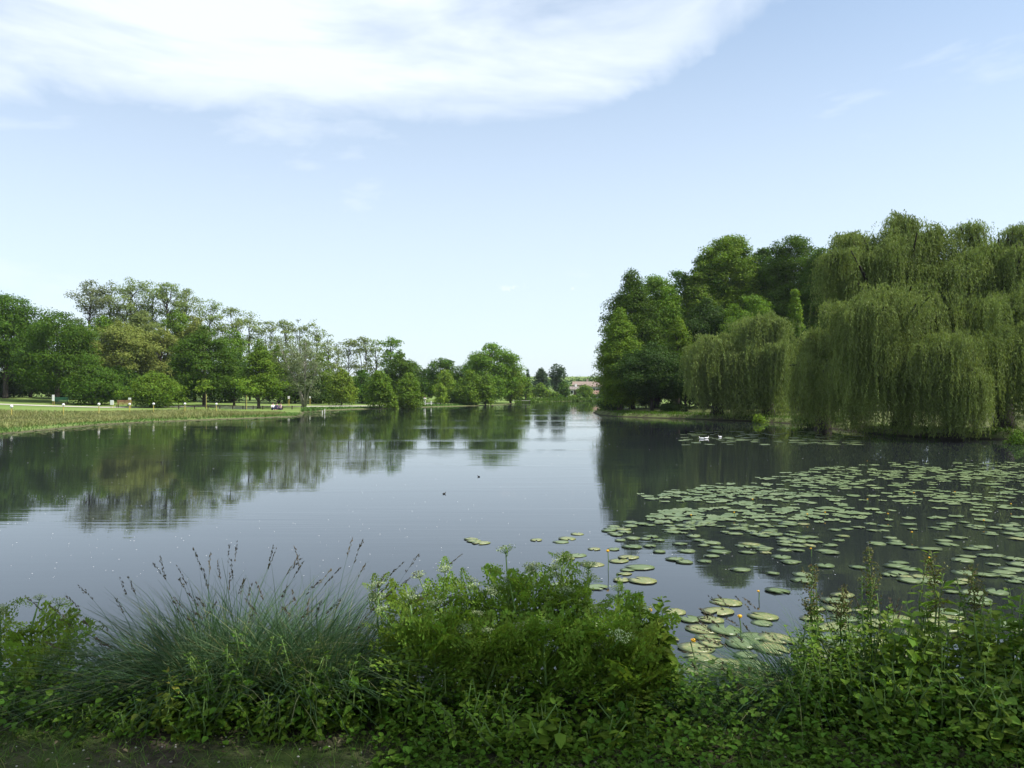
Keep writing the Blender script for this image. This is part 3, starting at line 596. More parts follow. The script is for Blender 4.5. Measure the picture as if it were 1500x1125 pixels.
def willow(label, cx, base_d, domes, trunks, seed, strand=46, group=None):
    """domes: (px, top, width px, depth, strand length m, strand count)"""
    rng = np.random.default_rng(seed); x0, y0 = X(cx, base_d), base_d; g = gz1(x0, y0)
    o = thing('willow_tree', label, 'tree', (x0, y0, g), 0, group); mb = MB(); tb = MB()
    tb.tube([(0, 0, -.2), (.05, 0, .5), (.1, .1, 1.8), (-.1, 0, 3.2)], [.75, .55, .48, .42], 10)
    for (px, top, wp, d, drop, ns) in domes:
        s = d / F; Rr = wp * s / 2; c = np.array([X(px, d) - x0, d - y0, Z(top, d) - g - Rr * .55])
        K = max(12, ns // 60); ns = int(ns * .66)
        az = rng.random(K) * 2 * math.pi; el = np.arcsin(rng.random(K) ** .8)
        kd = np.stack([np.cos(el) * np.cos(az), np.cos(el) * np.sin(az), np.sin(el)], -1); kr = rng.uniform(.35, 1.2, K)
        e0 = c + np.array([0, 0, -.25 * Rr]) + rng.normal(size=(K, 3)) * .3; e2 = c + kd * np.array([Rr, Rr, Rr * .5]) * kr[:, None] + np.array([0, 0, -.12 * Rr])
        e1 = (e0 + e2) / 2 + np.array([0, 0, 1.]) * (Rr * rng.uniform(.25, .5, K))[:, None] + rng.normal(size=(K, 3)) * .25
        kl = drop * rng.uniform(.3, .95, K)
        ci = rng.integers(0, K, ns); ti = (rng.random(ns) ** .6)[:, None] * .85 + .15
        st = e0[ci] * (1 - ti) ** 2 + 2 * e1[ci] * ti * (1 - ti) + e2[ci] * ti ** 2 + rng.normal(size=(ns, 3)) * np.array([.22, .22, .12])
        st[:, 2] = np.minimum(st[:, 2], Z(top, d) - g + .25)
        dd = norm(kd[ci] + rng.normal(size=(ns, 3)) * .25); pa = rng.random(ns) * 6.283; pf = norm(np.stack([np.cos(pa), np.sin(pa), 0 * pa], -1) + kd[ci] * np.array([1, 1, 0]) * 1.0)
        L_ = kl[ci] * rng.uniform(.3, 1.15, ns); kw = np.full(K, .9); oh = pf * (rng.uniform(.1, .9, ns) ** 1.3)[:, None]
        ll = s * 1.465 * 2.5; step = ll * .42
        per = np.maximum(6, (L_ / step)).astype(int); idx = np.repeat(np.arange(ns), per); t_ = np.concatenate([np.linspace(0, 1, p) for p in per]); t_ = np.clip(t_ + rng.normal(size=len(t_)) * .02, 0, 1)
        sw = rng.normal(size=(ns, 2)) * .16
        pos = st[idx] + oh[idx] * (1 - np.exp(-4 * t_))[:, None]
        pos[:, 2] += .22 * kw[ci][idx] * np.sin(np.minimum(t_ * 5, math.pi))
        pos[:, 2] -= L_[idx] * t_ ** 1.15
        pos[:, :2] += sw[idx] * (t_ ** 2)[:, None] * L_[idx][:, None] * .5
        n = len(pos); pos += rng.normal(size=(n, 3)) * ll * .16
        ok = pos[:, 2] > .12 + .3 * rng.random(n) - g * .8
        dv = np.array([0, 0, -1.0]) + rng.normal(size=(n, 3)) * .38; nv = dd[idx] + rng.normal(size=(n, 3)) * .75 + np.array([0, 0, .25])
        Lf = ll * rng.uniform(.7, 1.3, n)
        stamp(mb, DIAMOND, pos[ok], dv[ok], nv[ok], Lf[ok], Lf[ok] * .30)
        for q in range(min(K, 16)):
            e = e2[q]
            a = np.array([rng.normal() * .2, rng.normal() * .2, rng.uniform(1.8, 3.2)]); m_ = a + (e - a) * .5 + np.array([0, 0, .12 * np.linalg.norm(e - a)])
            tb.tube([a, (a + m_) / 2, m_, (m_ + e) / 2 + (0, 0, .3), e], [.24, .19, .14, .09, .03], 6, cap=False)
    mb.build('crown', M['willow'], o); tb.build('trunk', M['dark_bark'], o, True)
    return o
willow('smaller weeping willow with bright drooping left edge', 1050, 74, [(1050, 482, 92, 72, 6.0, 2600), (1020, 512, 52, 71, 5.0, 1100), (1070, 505, 60, 70, 6.0, 1300)], 1, 21)
willow('weeping willow standing against the right of the smaller one', 1125, 73, [(1120, 452, 92, 71, 7.0, 2600), (1135, 492, 70, 69, 6.5, 1500), (1100, 500, 50, 70, 6.0, 1000)], 1, 22)
willow('largest weeping willow with the highest wispy top', 1320, 50, [(1325, 326, 150, 49, 4.5, 3400), (1322, 314, 40, 49, 2.6, 700), (1245, 336, 54, 50, 2.6, 700), (1375, 330, 46, 48, 2.4, 600), (1262, 350, 120, 49, 5.0, 2400), (1375, 365, 130, 48, 5.0, 2400), (1300, 400, 200, 46, 5.0, 2600), (1262, 435, 80, 44, 6.5, 1700), (1330, 480, 120, 44, 6.0, 1700)], 1, 23)
willow('low shaded willow drooping to the water left of the largest', 1205, 55, [(1215, 470, 90, 53, 6.0, 2400), (1190, 520, 70, 52, 4.5, 1300), (1245, 520, 80, 49, 5.5, 1500)], 1, 24)
willow('wide weeping willow filling the right edge of the view', 1470, 47, [(1440, 344, 130, 48, 4.5, 2800), (1490, 328, 54, 47, 2.6, 700), (1420, 326, 36, 48, 2.4, 500), (1510, 338, 130, 47, 5.0, 2600), (1480, 400, 170, 45, 5.5, 2800), (1490, 470, 110, 43, 6.0, 1900)], 1, 25)
willow('lit weeping willow reaching down to the water in front of the others', 1395, 44, [(1400, 478, 96, 42.5, 5.5, 2400), (1415, 535, 70, 41.5, 3.6, 1300), (1370, 500, 60, 42, 4.5, 1100)], 1, 26)

# shade trees standing behind and right of the photographer, outside the frame
tree('shade_tree', 'bank tree at the water side just right of the photographer', 'tree', 0, 0, 3.4, 10, kind='round', leaf='oak', low=.56, n=9, clump=.22, dens=7, lsz=.14, loc=(2.6, 2.6), H=9.4)
tree('shade_tree', 'second bank tree to the right of the photographer', 'tree', 0, 0, 3.4, 10, kind='round', leaf='oak', low=.55, n=9, clump=.22, dens=7, lsz=.14, loc=(5.2, 1.85), H=9.4)
tree('shade_tree', 'third bank tree farthest right of the photographer', 'tree', 0, 0, 3.4, 10, kind='round', leaf='oak', low=.55, n=9, clump=.22, dens=7, lsz=.14, loc=(7.8, 1.95), H=9.4)
oak('broad dark oak beyond the right edge behind the willows', 0, 0, 15, 40, leaf='oak', low=.1, n=60, loc=(47, 40), H=19, lsz=.35)
oak('tall oak beyond the right edge shading the big willow', 0, 0, 15, 40, leaf='oak', low=.1, n=60, loc=(52, 54), H=21, lsz=.35, seed=2)
oak('oak near the water beyond the right edge of the view', 0, 0, 12, 40, leaf='mid', low=.08, n=60, loc=(42, 33), H=12, lsz=.35, seed=3)

# ------------------------------------------------------------------ left bank furniture and people
def nd(d): return 3.5 + (d - 3.8) * .65
def on(px, d): x, y = X(px, d), d; return (x, y, gz1(x, y))
# white-topped marker posts along the grass fringe
def post_proto():
    mb = MB(); mb.tube([(0, 0, -.2), (0, 0, 1.0)], [.045, .045], 8); q = MB(); q.ball((0, 0, 1.08), (.13, .13, .125), 12, 8); q.tube([(0, 0, .93), (0, 0, 1.0)], [.07, .07], 8)
    return mb.mesh('post', M['yellow_wood']), q.mesh('cap', M['white'], True)
pm, cm = post_proto()
POSTS = [(17, 68, 'white topped marker post nearest the left edge'), (93, 74, 'white topped marker post in the fringe below the green bench'), (145, 77, 'white topped marker post below the white sign'), (190, 80, 'white topped marker post below the brown bench'), (225, 82, 'white topped marker post in front of the bright shrub'), (271, 84, 'white topped marker post left of the wide conical tree'), (317, 86, 'white topped marker post half sunk in grass below the conical trees')]
for i, (px, d, lab) in enumerate(POSTS):
    o = thing('marker_post', lab, 'post', on(px, d), 0, 'white topped marker posts in the bank grass')
    o.scale = (1, 1, 1.0 if i < 3 else .95)
    for nm, me in (('post', pm), ('cap', cm)):
        c = bpy.data.objects.new(nm, me); COL.objects.link(c); c.parent = o
def bench(label, px, d, mat, rz):
    o = thing('park_bench', label, 'bench', on(px, d), rz)
    mb = MB(); [mb.box(-.9, .9, -.22 + .15 * k, -.10 + .15 * k, .42, .46) for k in range(3)]; mb.build('seat', mat, o)
    mb = MB(); [mb.box(-.9, .9, .26, .30, .55 + .16 * k, .67 + .16 * k) for k in range(3)]; mb.build('backrest', mat, o)
    for s in (-.75, .75):
        mb = MB(); mb.box(s - .04, s + .04, -.2, -.12, -.1, .415); mb.box(s - .04, s + .04, .305, .36, -.1, 1.0); mb.box(s - .04, s + .04, -.115, .3, .36, .415); mb.build('leg', M['dark_wood'], o)
bench('green slatted park bench under the dark oak', 88, 103, M['green_paint'], R(10))
bench('brown slatted park bench between the two shrubs', 181, 100, M['brown_wood'], R(5))
def sign(label, px, d, h, wd, ht, name='sign_board', mat='white'):
    o = thing(name, label, 'sign', on(px, d)); mb = MB(); mb.box(-wd / 2, wd / 2, -.03, .03, h - ht, h); mb.build('board', M[mat], o)
    for s in (-wd * .32, wd * .32): q = MB(); q.tube([(s, .06, -.2), (s, .06, h - .03)], [.03, .03], 6); q.build('leg', M['yellow_wood'], o)
sign('large white notice board left of the brown bench', 164, 98, 1.0, .42, .58)
sign('small white sign on posts right of the brown bench', 190, 99, 1.35, .32, .25)
sign('white notice board beyond the picnic group', 423, 120, 1.55, .30, .42, )
sign('small white sign behind the leaning tree', 454, 124, 1.5, .25, .3)
sign('slim pale sign beside the green bench', 78, 101, 1.35, .28, .8)
for px, d, lab in ((301, 104, 'young tree with yellow stake before the wide conical tree'), (360, 103, 'young tree with yellow stake left of the bright conical tree')):
    o = thing('sapling', lab, 'tree', on(px, d)); mb = MB(); mb.tube([(.12, 0, -.2), (.12, 0, 1.9)], [.035, .035], 6); mb.build('stake', M['yellow_wood'], o)
    mb = MB(); mb.tube([(0, 0, -.1), (0, 0, 1.6), (.05, 0, 2.6)], [.05, .04, .015], 6); mb.build('trunk', M['bark'], o)
    rng = np.random.default_rng(px); C = np.stack([rng.normal(size=16) * .65, rng.normal(size=16) * .65, 2.3 + rng.random(16) * 1.5], -1); mb = MB(); clumps_to_leaves(mb, rng, C, rng.uniform(.3, .55, 16), .22, 5, .7); mb.build('crown', M['bright'], o)
def rail_fence():
    o = thing('knee_rail_fence', 'low dark post and rail fence along the lawn by the picnic group', 'fence', (0, 0, 0))
    P = [on(a, b) for a, b in ((262, 100), (285, 101), (305, 102), (322, 103), (341, 103.5), (356, 104), (371, 104.5), (385, 105), (399, 105.5), (414, 106), (428, 107), (442, 108))]
    for p in P: mb = MB(); mb.tube([(p[0], p[1], p[2] - .2), (p[0], p[1], p[2] + .5)], [.075, .075], 6); mb.build('post', M['dark_wood'], o)
    for a, b in zip(P[:-1], P[1:]): mb = MB(); mb.tube([(a[0], a[1] - .08, a[2] + .42), (b[0], b[1] - .08, b[2] + .42)], [.04, .04], 6); mb.build('rail', M['dark_wood'], o)
rail_fence()
mb = MB(); p = on(345, 107); mb.box(-2.6, 2.6, -.8, .8, -.1, .10); o = mb.build('concrete_slab', M['concrete']); o.location = p; tag(o, 'pale concrete slab under the conical trees', 'slab')
# swan-neck pale stake in the shallows right of the grass point
o = thing('water_stake', 'pale stakes standing in the water right of the grass point', 'stake', (X(474, 92), 92, 0))
for dx, h in ((-.12, .35), (.12, .55)): mb = MB(); mb.tube([(dx, 0, -.8), (dx * 1.2, 0, h)], [.05, .045], 7); mb.build('stake', M['white'], o)

def skin_mesh(name, pts, edges, rads, mat, parent=None, sub=1):
    me = bpy.data.meshes.new(name); me.from_pydata(pts, edges, []); me.materials.append(mat); me.update()
    o = bpy.data.objects.new(name, me); COL.objects.link(o)
    md = o.modifiers.new('skin', 'SKIN')
    if not me.skin_vertices: 
        raise RuntimeError('no skin layer')
    for i, r_ in enumerate(rads): me.skin_vertices[0].data[i].radius = (r_, r_)
    me.skin_vertices[0].data[0].use_root = True; md.use_smooth_shade = True
    sm = o.modifiers.new('sub', 'SUBSURF'); sm.levels = sub; sm.render_levels = sub
    if parent: o.parent = parent
    return o
def person(label, loc, rz, top, legs, pose='stand', s=1.0):
    if pose == 'stand':
        P = [(0, 0, .95), (0, 0, 1.15), (0, 0, 1.40), (0, 0, 1.52), (0, -.01, 1.66), (.19, 0, 1.40), (.24, -.02, 1.12), (.22, -.10, .88), (-.19, 0, 1.40), (-.24, 0, 1.12), (-.23, -.06, .88), (.09, 0, .9), (.10, -.01, .5), (.10, .02, .08), (.10, -.14, .03), (-.09, 0, .9), (-.10, .02, .5), (-.11, .08, .08), (-.11, -.08, .03)]
    else:
        P = [(0, 0, .16), (0, .03, .38), (0, .05, .60), (0, .04, .72), (0, .01, .86), (.18, .04, .60), (.25, -.10, .38), (.16, -.30, .34), (-.18, .04, .60), (-.25, -.08, .36), (-.20, -.26, .22), (.10, -.05, .14), (.16, -.42, .42), (.13, -.60, .08), (.13, -.74, .04), (-.10, -.05, .14), (-.17, -.44, .36), (-.10, -.66, .08), (-.10, -.80, .04)]
    E = [(0, 1), (1, 2), (2, 3), (3, 4), (2, 5), (5, 6), (6, 7), (2, 8), (8, 9), (9, 10), (0, 11), (11, 12), (12, 13), (13, 14), (0, 15), (15, 16), (16, 17), (17, 18)]
    Rd = [.13, .12, .14, .055, .10, .06, .045, .032, .06, .045, .032, .09, .06, .042, .035, .09, .06, .042, .035]
    o = skin_mesh('person', P, E, Rd, M['skin']); o.location = loc; o.rotation_euler = (0, 0, rz); o.scale = (s, s, s); tag(o, label, 'person')
    ti = [0, 1, 2, 5, 6, 8, 9]; li = [0, 11, 12, 13, 15, 16, 17]
    def sub(ids, k, nm, mat):
        mp = {a: i for i, a in enumerate(ids)}
        skin_mesh(nm, [P[a] for a in ids], [(mp[a], mp[b]) for a, b in E if a in mp and b in mp], [Rd[a] * k + .012 for a in ids], mat, o)
    sub(ti, 1.12, 'shirt', top); sub(li, 1.15, 'trousers', legs)
    hb = MB(); h = P[4]; hb.ball((h[0], h[1] + .025, h[2] + .05), (.11, .115, .10), 10, 7); hb.build('hair', M['hair'], o, True)
    return o
person('person in white sitting on the lawn, left of the picnic group', on(400, 104), R(30), M['white_cloth'], M['navy_cloth'], 'sit')
person('person in dark purple sitting in the middle of the picnic group', on(405.5, 103.6), R(-10), M['purple_cloth'], M['navy_cloth'], 'sit')
person('person in pale pink sitting at the right of the picnic group', on(411, 103.8), R(-40), M['pink_cloth'], M['purple_cloth'], 'sit')
person('person in white standing between the shoreline shrubs', on(622, 130), R(20), M['white_cloth'], M['white_cloth'], 'stand', .95)
mb = MB(); mb.tube([(0, 0, -.2), (0, 0, .85)], [.07, .07], 8); o = mb.build('marker_post', M['white']); o.location = on(631.5, 131); tag(o, 'thin white post right of the standing person in white', 'post')
# jetty by the far water edge
o = thing('jetty', 'low wooden jetty at the end of the middle shore', 'jetty', (X(762, 172), 172, 0))
mb = MB(); mb.box(-2.4, 2.2, -.6, .6, .42, .52); mb.build('deck', M['concrete'], o)
for x_ in (-2.2, -.8, .6, 2.0): mb = MB(); mb.tube([(x_, -.45, -.9), (x_, -.45, .415)], [.08, .08], 7); mb.build('pile', M['dark_wood'], o)

def house(label, px, d, wd, dp, wh, rh, wall, roof, rz=0, lift=0, wins=(), door=None, chim=True, name='house'):
    x, y, g = on(px, d); o = thing(name, label, 'house', (x, y, g + lift), rz)
    mb = MB(); mb.box(-wd / 2, wd / 2, 0, dp, -1.5 - lift, wh)
    mb.add([(-wd / 2, 0, wh), (-wd / 2, dp, wh), (-wd / 2, dp / 2, wh + rh), (wd / 2, 0, wh), (wd / 2, dp, wh), (wd / 2, dp / 2, wh + rh)], [(0, 2, 1, 1), (3, 4, 5, 5)]); mb.build('wall', M[wall], o)
    e = .35; rf = MB(); zt = wh + rh + .12; k = rh / (dp / 2)
    for s in (0, 1):
        y0, y1 = (-e, dp / 2) if s == 0 else (dp + e, dp / 2)
        A = [(-wd / 2 - e, y0, wh - e * k + .03), (wd / 2 + e, y0, wh - e * k + .03), (wd / 2 + e, y1, wh + rh + .03), (-wd / 2 - e, y1, wh + rh + .03)]; B = [(a, b, c + .14) for a, b, c in A]
        rf.add(A + B, [(0, 1, 2, 3), (4, 5, 6, 7), (0, 1, 5, 4), (1, 2, 6, 5), (2, 3, 7, 6), (3, 0, 4, 7)])
    ro = rf.build('roof', M[roof], o)
    if chim: c = MB(); c.box(wd * .2, wd * .2 + .6, dp / 2 - .3, dp / 2 + .3, wh + rh - .4, wh + rh + .9); c.build('chimney', M[wall], ro)
    for (wx, wz, ww, whh) in wins:
        f = MB(); f.box(wx - ww / 2 - .06, wx + ww / 2 + .06, -.05, -.003, wz - .06, wz + whh + .06); fo = f.build('window', M['white'], o); q = MB(); q.box(wx - ww / 2, wx + ww / 2, -.065, -.053, wz, wz + whh); q.build('pane', M['glass'], fo)
    if door: f = MB(); f.box(door - .45, door + .45, -.06, -.003, 0, 2.0); f.build('door', M['dark_wood'], o)
house('white walled house facing the lake, left of the far houses', 842, 222, 3.6, 5, 2.2, .7, 'wall_white', 'tile_grey', R(12), 0, [(-.9, 1.0, .7, .9), (1.0, 1.0, .7, .9)], 0.1)
house('pink roofed house standing behind the green bush', 853, 238, 5.6, 6, 3.0, 1.0, 'wall_ochre', 'tile_pink', R(-8), 0, [(-1.8, 1.7, .8, .9), (0, 1.7, .8, .9), (1.8, 1.7, .8, .9)], None)
house('large red roofed house nearest the right bank trees', 873, 234, 7.0, 6.5, 2.7, 1.4, 'wall_grey', 'tile_pink', R(-20), 0, [(-2.4, 1.2, .9, 1.0), (-.6, 1.2, .9, 1.0), (1.6, 1.2, .9, 1.0)], .5)
house('small shed with bright red roof by the far water', 877, 212, 2.9, 2.4, 1.3, .7, 'wall_grey', 'tile_red', R(5), 0, [(-.7, .4, .5, .5)], .6, False, 'shed')
o = thing('boat', 'small white boat drawn up on the far bank', 'boat', on(866.5, 205.5), R(80)); mb = MB()
hull = [(-1.2, .0, .35), (-.6, .38, .3), (.3, .42, .28), (.9, .3, .3), (.9, -.3, .3), (.3, -.42, .28), (-.6, -.38, .3)]; mb.add(hull + [(q[0] * .8, q[1] * .6, 0) for q in hull], [(i, (i + 1) % 7, 7 + (i + 1) % 7, 7 + i) for i in range(7)] + [(7, 8, 9, 10), (7, 10, 11, 12), (7, 12, 13, 13)]); mb.build('hull', M['white'], o); mb = MB(); mb.box(-.1, .1, -.36, .36, .22, .26); mb.build('seat', M['brown_wood'], o)

# ------------------------------------------------------------------ water birds
def bird(label, px, py, rz, mat, s=1.0, cat='bird', group=None):
    x, y = W(px, py); rng = np.random.default_rng(int(px)); o = thing('water_bird', label, cat, (x, y, 0), rz, group); o.scale = (s, s, s)
    skin_mesh('body', [(0, 0, .05), (.12, 0, .06), (.2, 0, .09), (-.13, 0, .07), (-.22, 0, .10), (.215, 0, .17), (.235, 0, .215), (.265, 0, .215)], [(0, 1), (1, 2), (0, 3), (3, 4), (2, 5), (5, 6), (6, 7)], [.085, .08, .045, .065, .02, .03, .038, .022], M[mat], o, 2)
    mb = MB(); mb.tube([(.275, 0, .212), (.33, 0, .204)], [.014, .006], 6); mb.build('beak', M['beak'], o)
bird('white gull on the water, left one of the close pair', 1028, 643, R(160), 'feather', .6); bird('white gull on the water, right one of the close pair', 1034.5, 642.5, R(20), 'feather', .6); bird('pale bird alone by the willow reflection', 1055, 640.5, R(200), 'feather', .5); bird('small dark waterbird alone on open water', 650.5, 723.5, R(40), 'dark_feather', .22); bird('tiny dark waterbird nearer the leaning tree reflection', 701.5, 698.5, R(140), 'dark_feather', .22)

# ------------------------------------------------------------------ lily pads
def pad_mesh(seed, mat, scum=False):
    rng = np.random.default_rng(seed); k = 26; half = R(rng.uniform(5, 15)); a = np.linspace(half, 2 * math.pi - half, k); r1 = 1 + .04 * np.sin(a * 2 + seed) + .025 * rng.normal(size=k)
    ring = lambda f_, z_: np.stack([np.cos(a) * r1 * f_, np.sin(a) * r1 * f_ * .86, z_ + 0 * a], -1)
    up = rng.random(k) < .12
    z2 = .010 + .004 * np.sin(a * 3 + seed) + .012 * up
    v = np.concatenate([[[.12, 0, .012]], ring(.55, .013), np.stack([np.cos(a) * r1, np.sin(a) * r1 * .86, z2], -1), np.stack([np.cos(a) * r1 * .99, np.sin(a) * r1 * .85, z2 - .007], -1)])
    f = [(0, 1 + i, 2 + i, 2 + i) for i in range(k - 1)] + [(1 + i, 1 + k + i, 2 + k + i, 2 + i) for i in range(k - 1)] + [(1 + k + i, 1 + 2 * k + i, 2 + 2 * k + i, 2 + k + i) for i in range(k - 1)]
    mb = MB(); mb.add(v, f); return mb.mesh('lily_pad', M[mat], True)
PADS = [pad_mesh(i, 'pad') for i in range(7)]; PADY = [pad_mesh(40 + i, 'pad_yellow') for i in range(4)]
def pip(poly, x, y):
    ins = False
    for (ax, ay), (bx, by) in zip(poly, poly[1:] + poly[:1]):
        if (ay > y) != (by > y) and x < ax + (y - ay) / (by - ay) * (bx - ax): ins = not ins
    return ins
FIELD = [W(*q) for q in ((1000, 716), (1080, 703), (1150, 690), (1260, 678), (1400, 676), (1560, 674), (1620, 760), (1620, 900), (1500, 912), (1370, 888), (1240, 885), (1050, 862), (985, 822), (905, 800), (885, 775), (940, 755), (1000, 742), (930, 725))]
NEAR = [W(*q) for q in ((655, 785), (760, 790), (860, 770), (905, 805), (990, 835), (1060, 868), (1240, 888), (1370, 890), (1500, 915), (1560, 960), (1250, 985), (1150, 985), (1000, 1020), (960, 930), (860, 880), (700, 862), (640, 820))]
rng = np.random.default_rng(77); placed = []
def try_pads(poly, n, rmin, rmax, gap, dens=None, tries=30000):
    xs = [q[0] for q in poly]; ys = [q[1] for q in poly]; got = []
    for _ in range(tries):
        if len(got) >= n: break
        x = rng.uniform(min(xs), max(xs)); y = rng.uniform(min(ys), max(ys))
        near_one = got and rng.random() < .28
        if near_one: q_ = got[rng.integers(0, len(got))]; x, y = q_[0] + rng.normal() * .55, q_[1] + rng.normal() * .55
        if not pip(poly, x, y): continue
        if not near_one and dens is not None and rng.random() > dens(x, y): continue
        r_ = rng.uniform(rmin, rmax)
        if any((x - a) ** 2 + (y - b) ** 2 < ((r_ + c) * gap) ** 2 for a, b, c in placed): continue
        placed.append((x, y, r_)); got.append((x, y, r_))
    return got
def clumpy(x, y): return .22 + .55 * max(0, wob(x * 1.5 + 1, y * .9)) + .35 * max(0, wob(x * .5 + 2, y * .23 + 1))
near = try_pads(NEAR, 85, .12, .23, .56, lambda x, y: (.25 + .75 * (wob(x * 1.7, y * 1.3) > -.1)) * (1.0 if x / y > .12 else .10))
field = try_pads(FIELD, 900, .10, .20, .50, clumpy, 60000)
field.sort(key=lambda q: q[1]); allp = [(q, 1) for q in near] + [(q, 0) for q in field]
indiv = allp[:300]; rest = allp[300:]
for i, ((x, y, r_), nr) in enumerate(indiv):
    yl = rng.random() < (.72 if nr else .10)
    o = bpy.data.objects.new('lily_pad', (PADY if yl else PADS)[rng.integers(0, 4 if yl else 7)]); COL.objects.link(o)
    o.location = (x, y, .004 + .008 * rng.random()); o.rotation_euler = (rng.normal() * .02, rng.normal() * .02, rng.random() * 6.3); o.scale = (r_, r_, .25 if nr else .7)
    if yl and not nr: tag(o, 'yellowing lily pad in the field over the dark tree reflection', 'lily pad', 'yellowing pads in the lily field')
    elif yl: tag(o, 'yellowish lily pad flecked with scum floating near the close bank', 'lily pad', 'yellowish lily pads near the bank')
    elif nr: tag(o, 'plain green lily pad floating among yellowish pads near the bank', 'lily pad', 'green lily pads near the bank')
    else: tag(o, 'pale green lily pad in the field over the dark tree reflection', 'lily pad', 'lily pads over the dark reflection')
mb = MB()
for (x, y, r_), _ in rest:
    me = PADS[rng.integers(0, 7)]; vv = np.empty(len(me.vertices) * 3); me.vertices.foreach_get('co', vv); vv = vv.reshape(-1, 3); a = rng.random() * 6.3
    q = np.stack([(vv[:, 0] * math.cos(a) - vv[:, 1] * math.sin(a)) * r_ + x, (vv[:, 0] * math.sin(a) + vv[:, 1] * math.cos(a)) * r_ + y, vv[:, 2] + .004 + .008 * rng.random()], -1); k = 26
    mb.add(q, [(0, 1 + i, 2 + i, 2 + i) for i in range(k - 1)] + [(1 + i, 1 + k + i, 2 + k + i, 2 + i) for i in range(k - 1)])
for _ in range(150):                     # scattered streaks of pads in the shade before the willows
    x, y = W(rng.uniform(1000, 1260), rng.uniform(632, 652)); me = PADS[0]; vv = np.empty(len(me.vertices) * 3); me.vertices.foreach_get('co', vv); vv = vv.reshape(-1, 3); r_ = rng.uniform(.16, .3)
    mb.add(vv * (r_, r_, 1) + (x, y, -.002 + .006 * rng.random()), [(0, 1 + i, 2 + i, 2 + i) for i in range(25)] + [(1 + i, 27 + i, 28 + i, 2 + i) for i in range(25)])
tag(mb.build('far_lily_pads', M['pad'], smooth=True), 'farther part of the lily pad field before the willows', 'lily pads', None, 'stuff')
# yellow water lily buds on stalks
YF = [(1015, 985, .30), (890, 835, .28), (952, 912, .14), (1083, 933, .22), (1187, 815, .12), (1360, 827, .1), (1075, 758, .1), (1102, 738, .1), (1270, 738, .1), (1398, 728, .12), (1335, 788, .1), (1480, 745, .1), (1440, 770, .1), (1208, 758, .1), (1338, 728, .1), (1182, 762, .12), (1012, 765, .14), (1270, 683, .18), (1110, 878, .1), (1300, 760, .1)]
fm = MB(); fm.ball((0, 0, 0), (.024, .024, .02), 9, 6)
for a in range(5): stamp(fm, BROAD, np.array([[0, 0, -.016]]), np.array([[math.cos(a * 1.257), math.sin(a * 1.257), 1.0]]), np.array([[math.cos(a * 1.257), math.sin(a * 1.257), -.8]]), .04, .035)
fm = fm.mesh('petals', M['yellow_petal'], True)
for i, (px, py, h) in enumerate(YF):
    x, y = W(px, py); big = i < 4
    lab = ['yellow water lily bud on the tallest bare stalk near the bank', 'yellow water lily bud rising over the white umbels', 'yellow water lily bud half hidden by the climbing vine', 'yellow water lily bud beside the arching sedge'][i] if big else 'small yellow water lily bud among the pads'
    o = thing('water_lily_flower', lab, 'flower', (x, y, 0), 0, None if big else 'small yellow buds in the lily field')
    mb = MB(); mb.tube([(0, 0, -.3), (.01, 0, h * .5), (rng.normal() * .02, 0, h)], [.007, .006, .006], 6); mb.build('stem', M['stem'], o)
    c = bpy.data.objects.new('flower', fm); COL.objects.link(c); c.parent = o; c.location = (0, 0, h + .012); c.scale = (1, 1, 1) if big else (.7, .7, .7)
mb = MB(); n = 520
pp = np.array([W(rng.uniform(-40, 1500), 600 + 250 * rng.random() ** .7) for _ in range(n)]); pp = pp[sdf(pp[:, 0], pp[:, 1]) < -.5]; n = len(pp)
sz = pp[:, 1] / 785 * rng.uniform(.7, 1.7, n)
stamp(mb, DIAMOND, np.stack([pp[:, 0], pp[:, 1], .012 + 0 * sz], -1), np.stack([rng.normal(size=n), rng.normal(size=n), 0 * sz], -1), np.tile([0, 0, 1.], (n, 1)), sz * .8, sz * .8, .02)
tag(mb.build('floating_fluff', M['white_cloth']), 'white seed fluff scattered over the lake', 'fluff', None, 'stuff')

# ------------------------------------------------------------------ grass fringes
def blades(mb, rng, base, length, lean, width, droop=.35, S=3, mi=0):
    N = len(base); L_ = np.broadcast_to(length, (N,)); t_ = np.linspace(0, 1, S + 1)
    d = norm(np.concatenate([lean, np.ones((N, 1))], 1)); hd = np.concatenate([norm(lean), np.zeros((N, 1))], 1)
    dr = np.broadcast_to(droop, (N,)) * rng.uniform(.4, 1.5, N)
    c = base[:, None] + (d * L_[:, None])[:, None] * t_[None, :, None] + (hd * (L_ * dr)[:, None])[:, None] * (t_ ** 2)[None, :, None]
    c[:, :, 2] -= (L_ * dr * .9)[:, None] * (t_ ** 2.4)[None]
    a = rng.random(N) * 6.283; side = np.stack([np.cos(a), np.sin(a), 0 * a], -1)
    wv = (np.broadcast_to(width, (N,)))[:, None] * (1 - .88 * t_ ** 1.5)[None]
    v_ = np.stack([c - side[:, None] * wv[..., None] / 2, c + side[:, None] * wv[..., None] / 2], 2).reshape(N, -1, 3)
    q = np.array([(2 * i, 2 * i + 1, 2 * i + 3, 2 * i + 2) for i in range(S)]); mb.add(v_, q[None] + (np.arange(N) * (2 * S + 2))[:, None, None], mi)
    return c
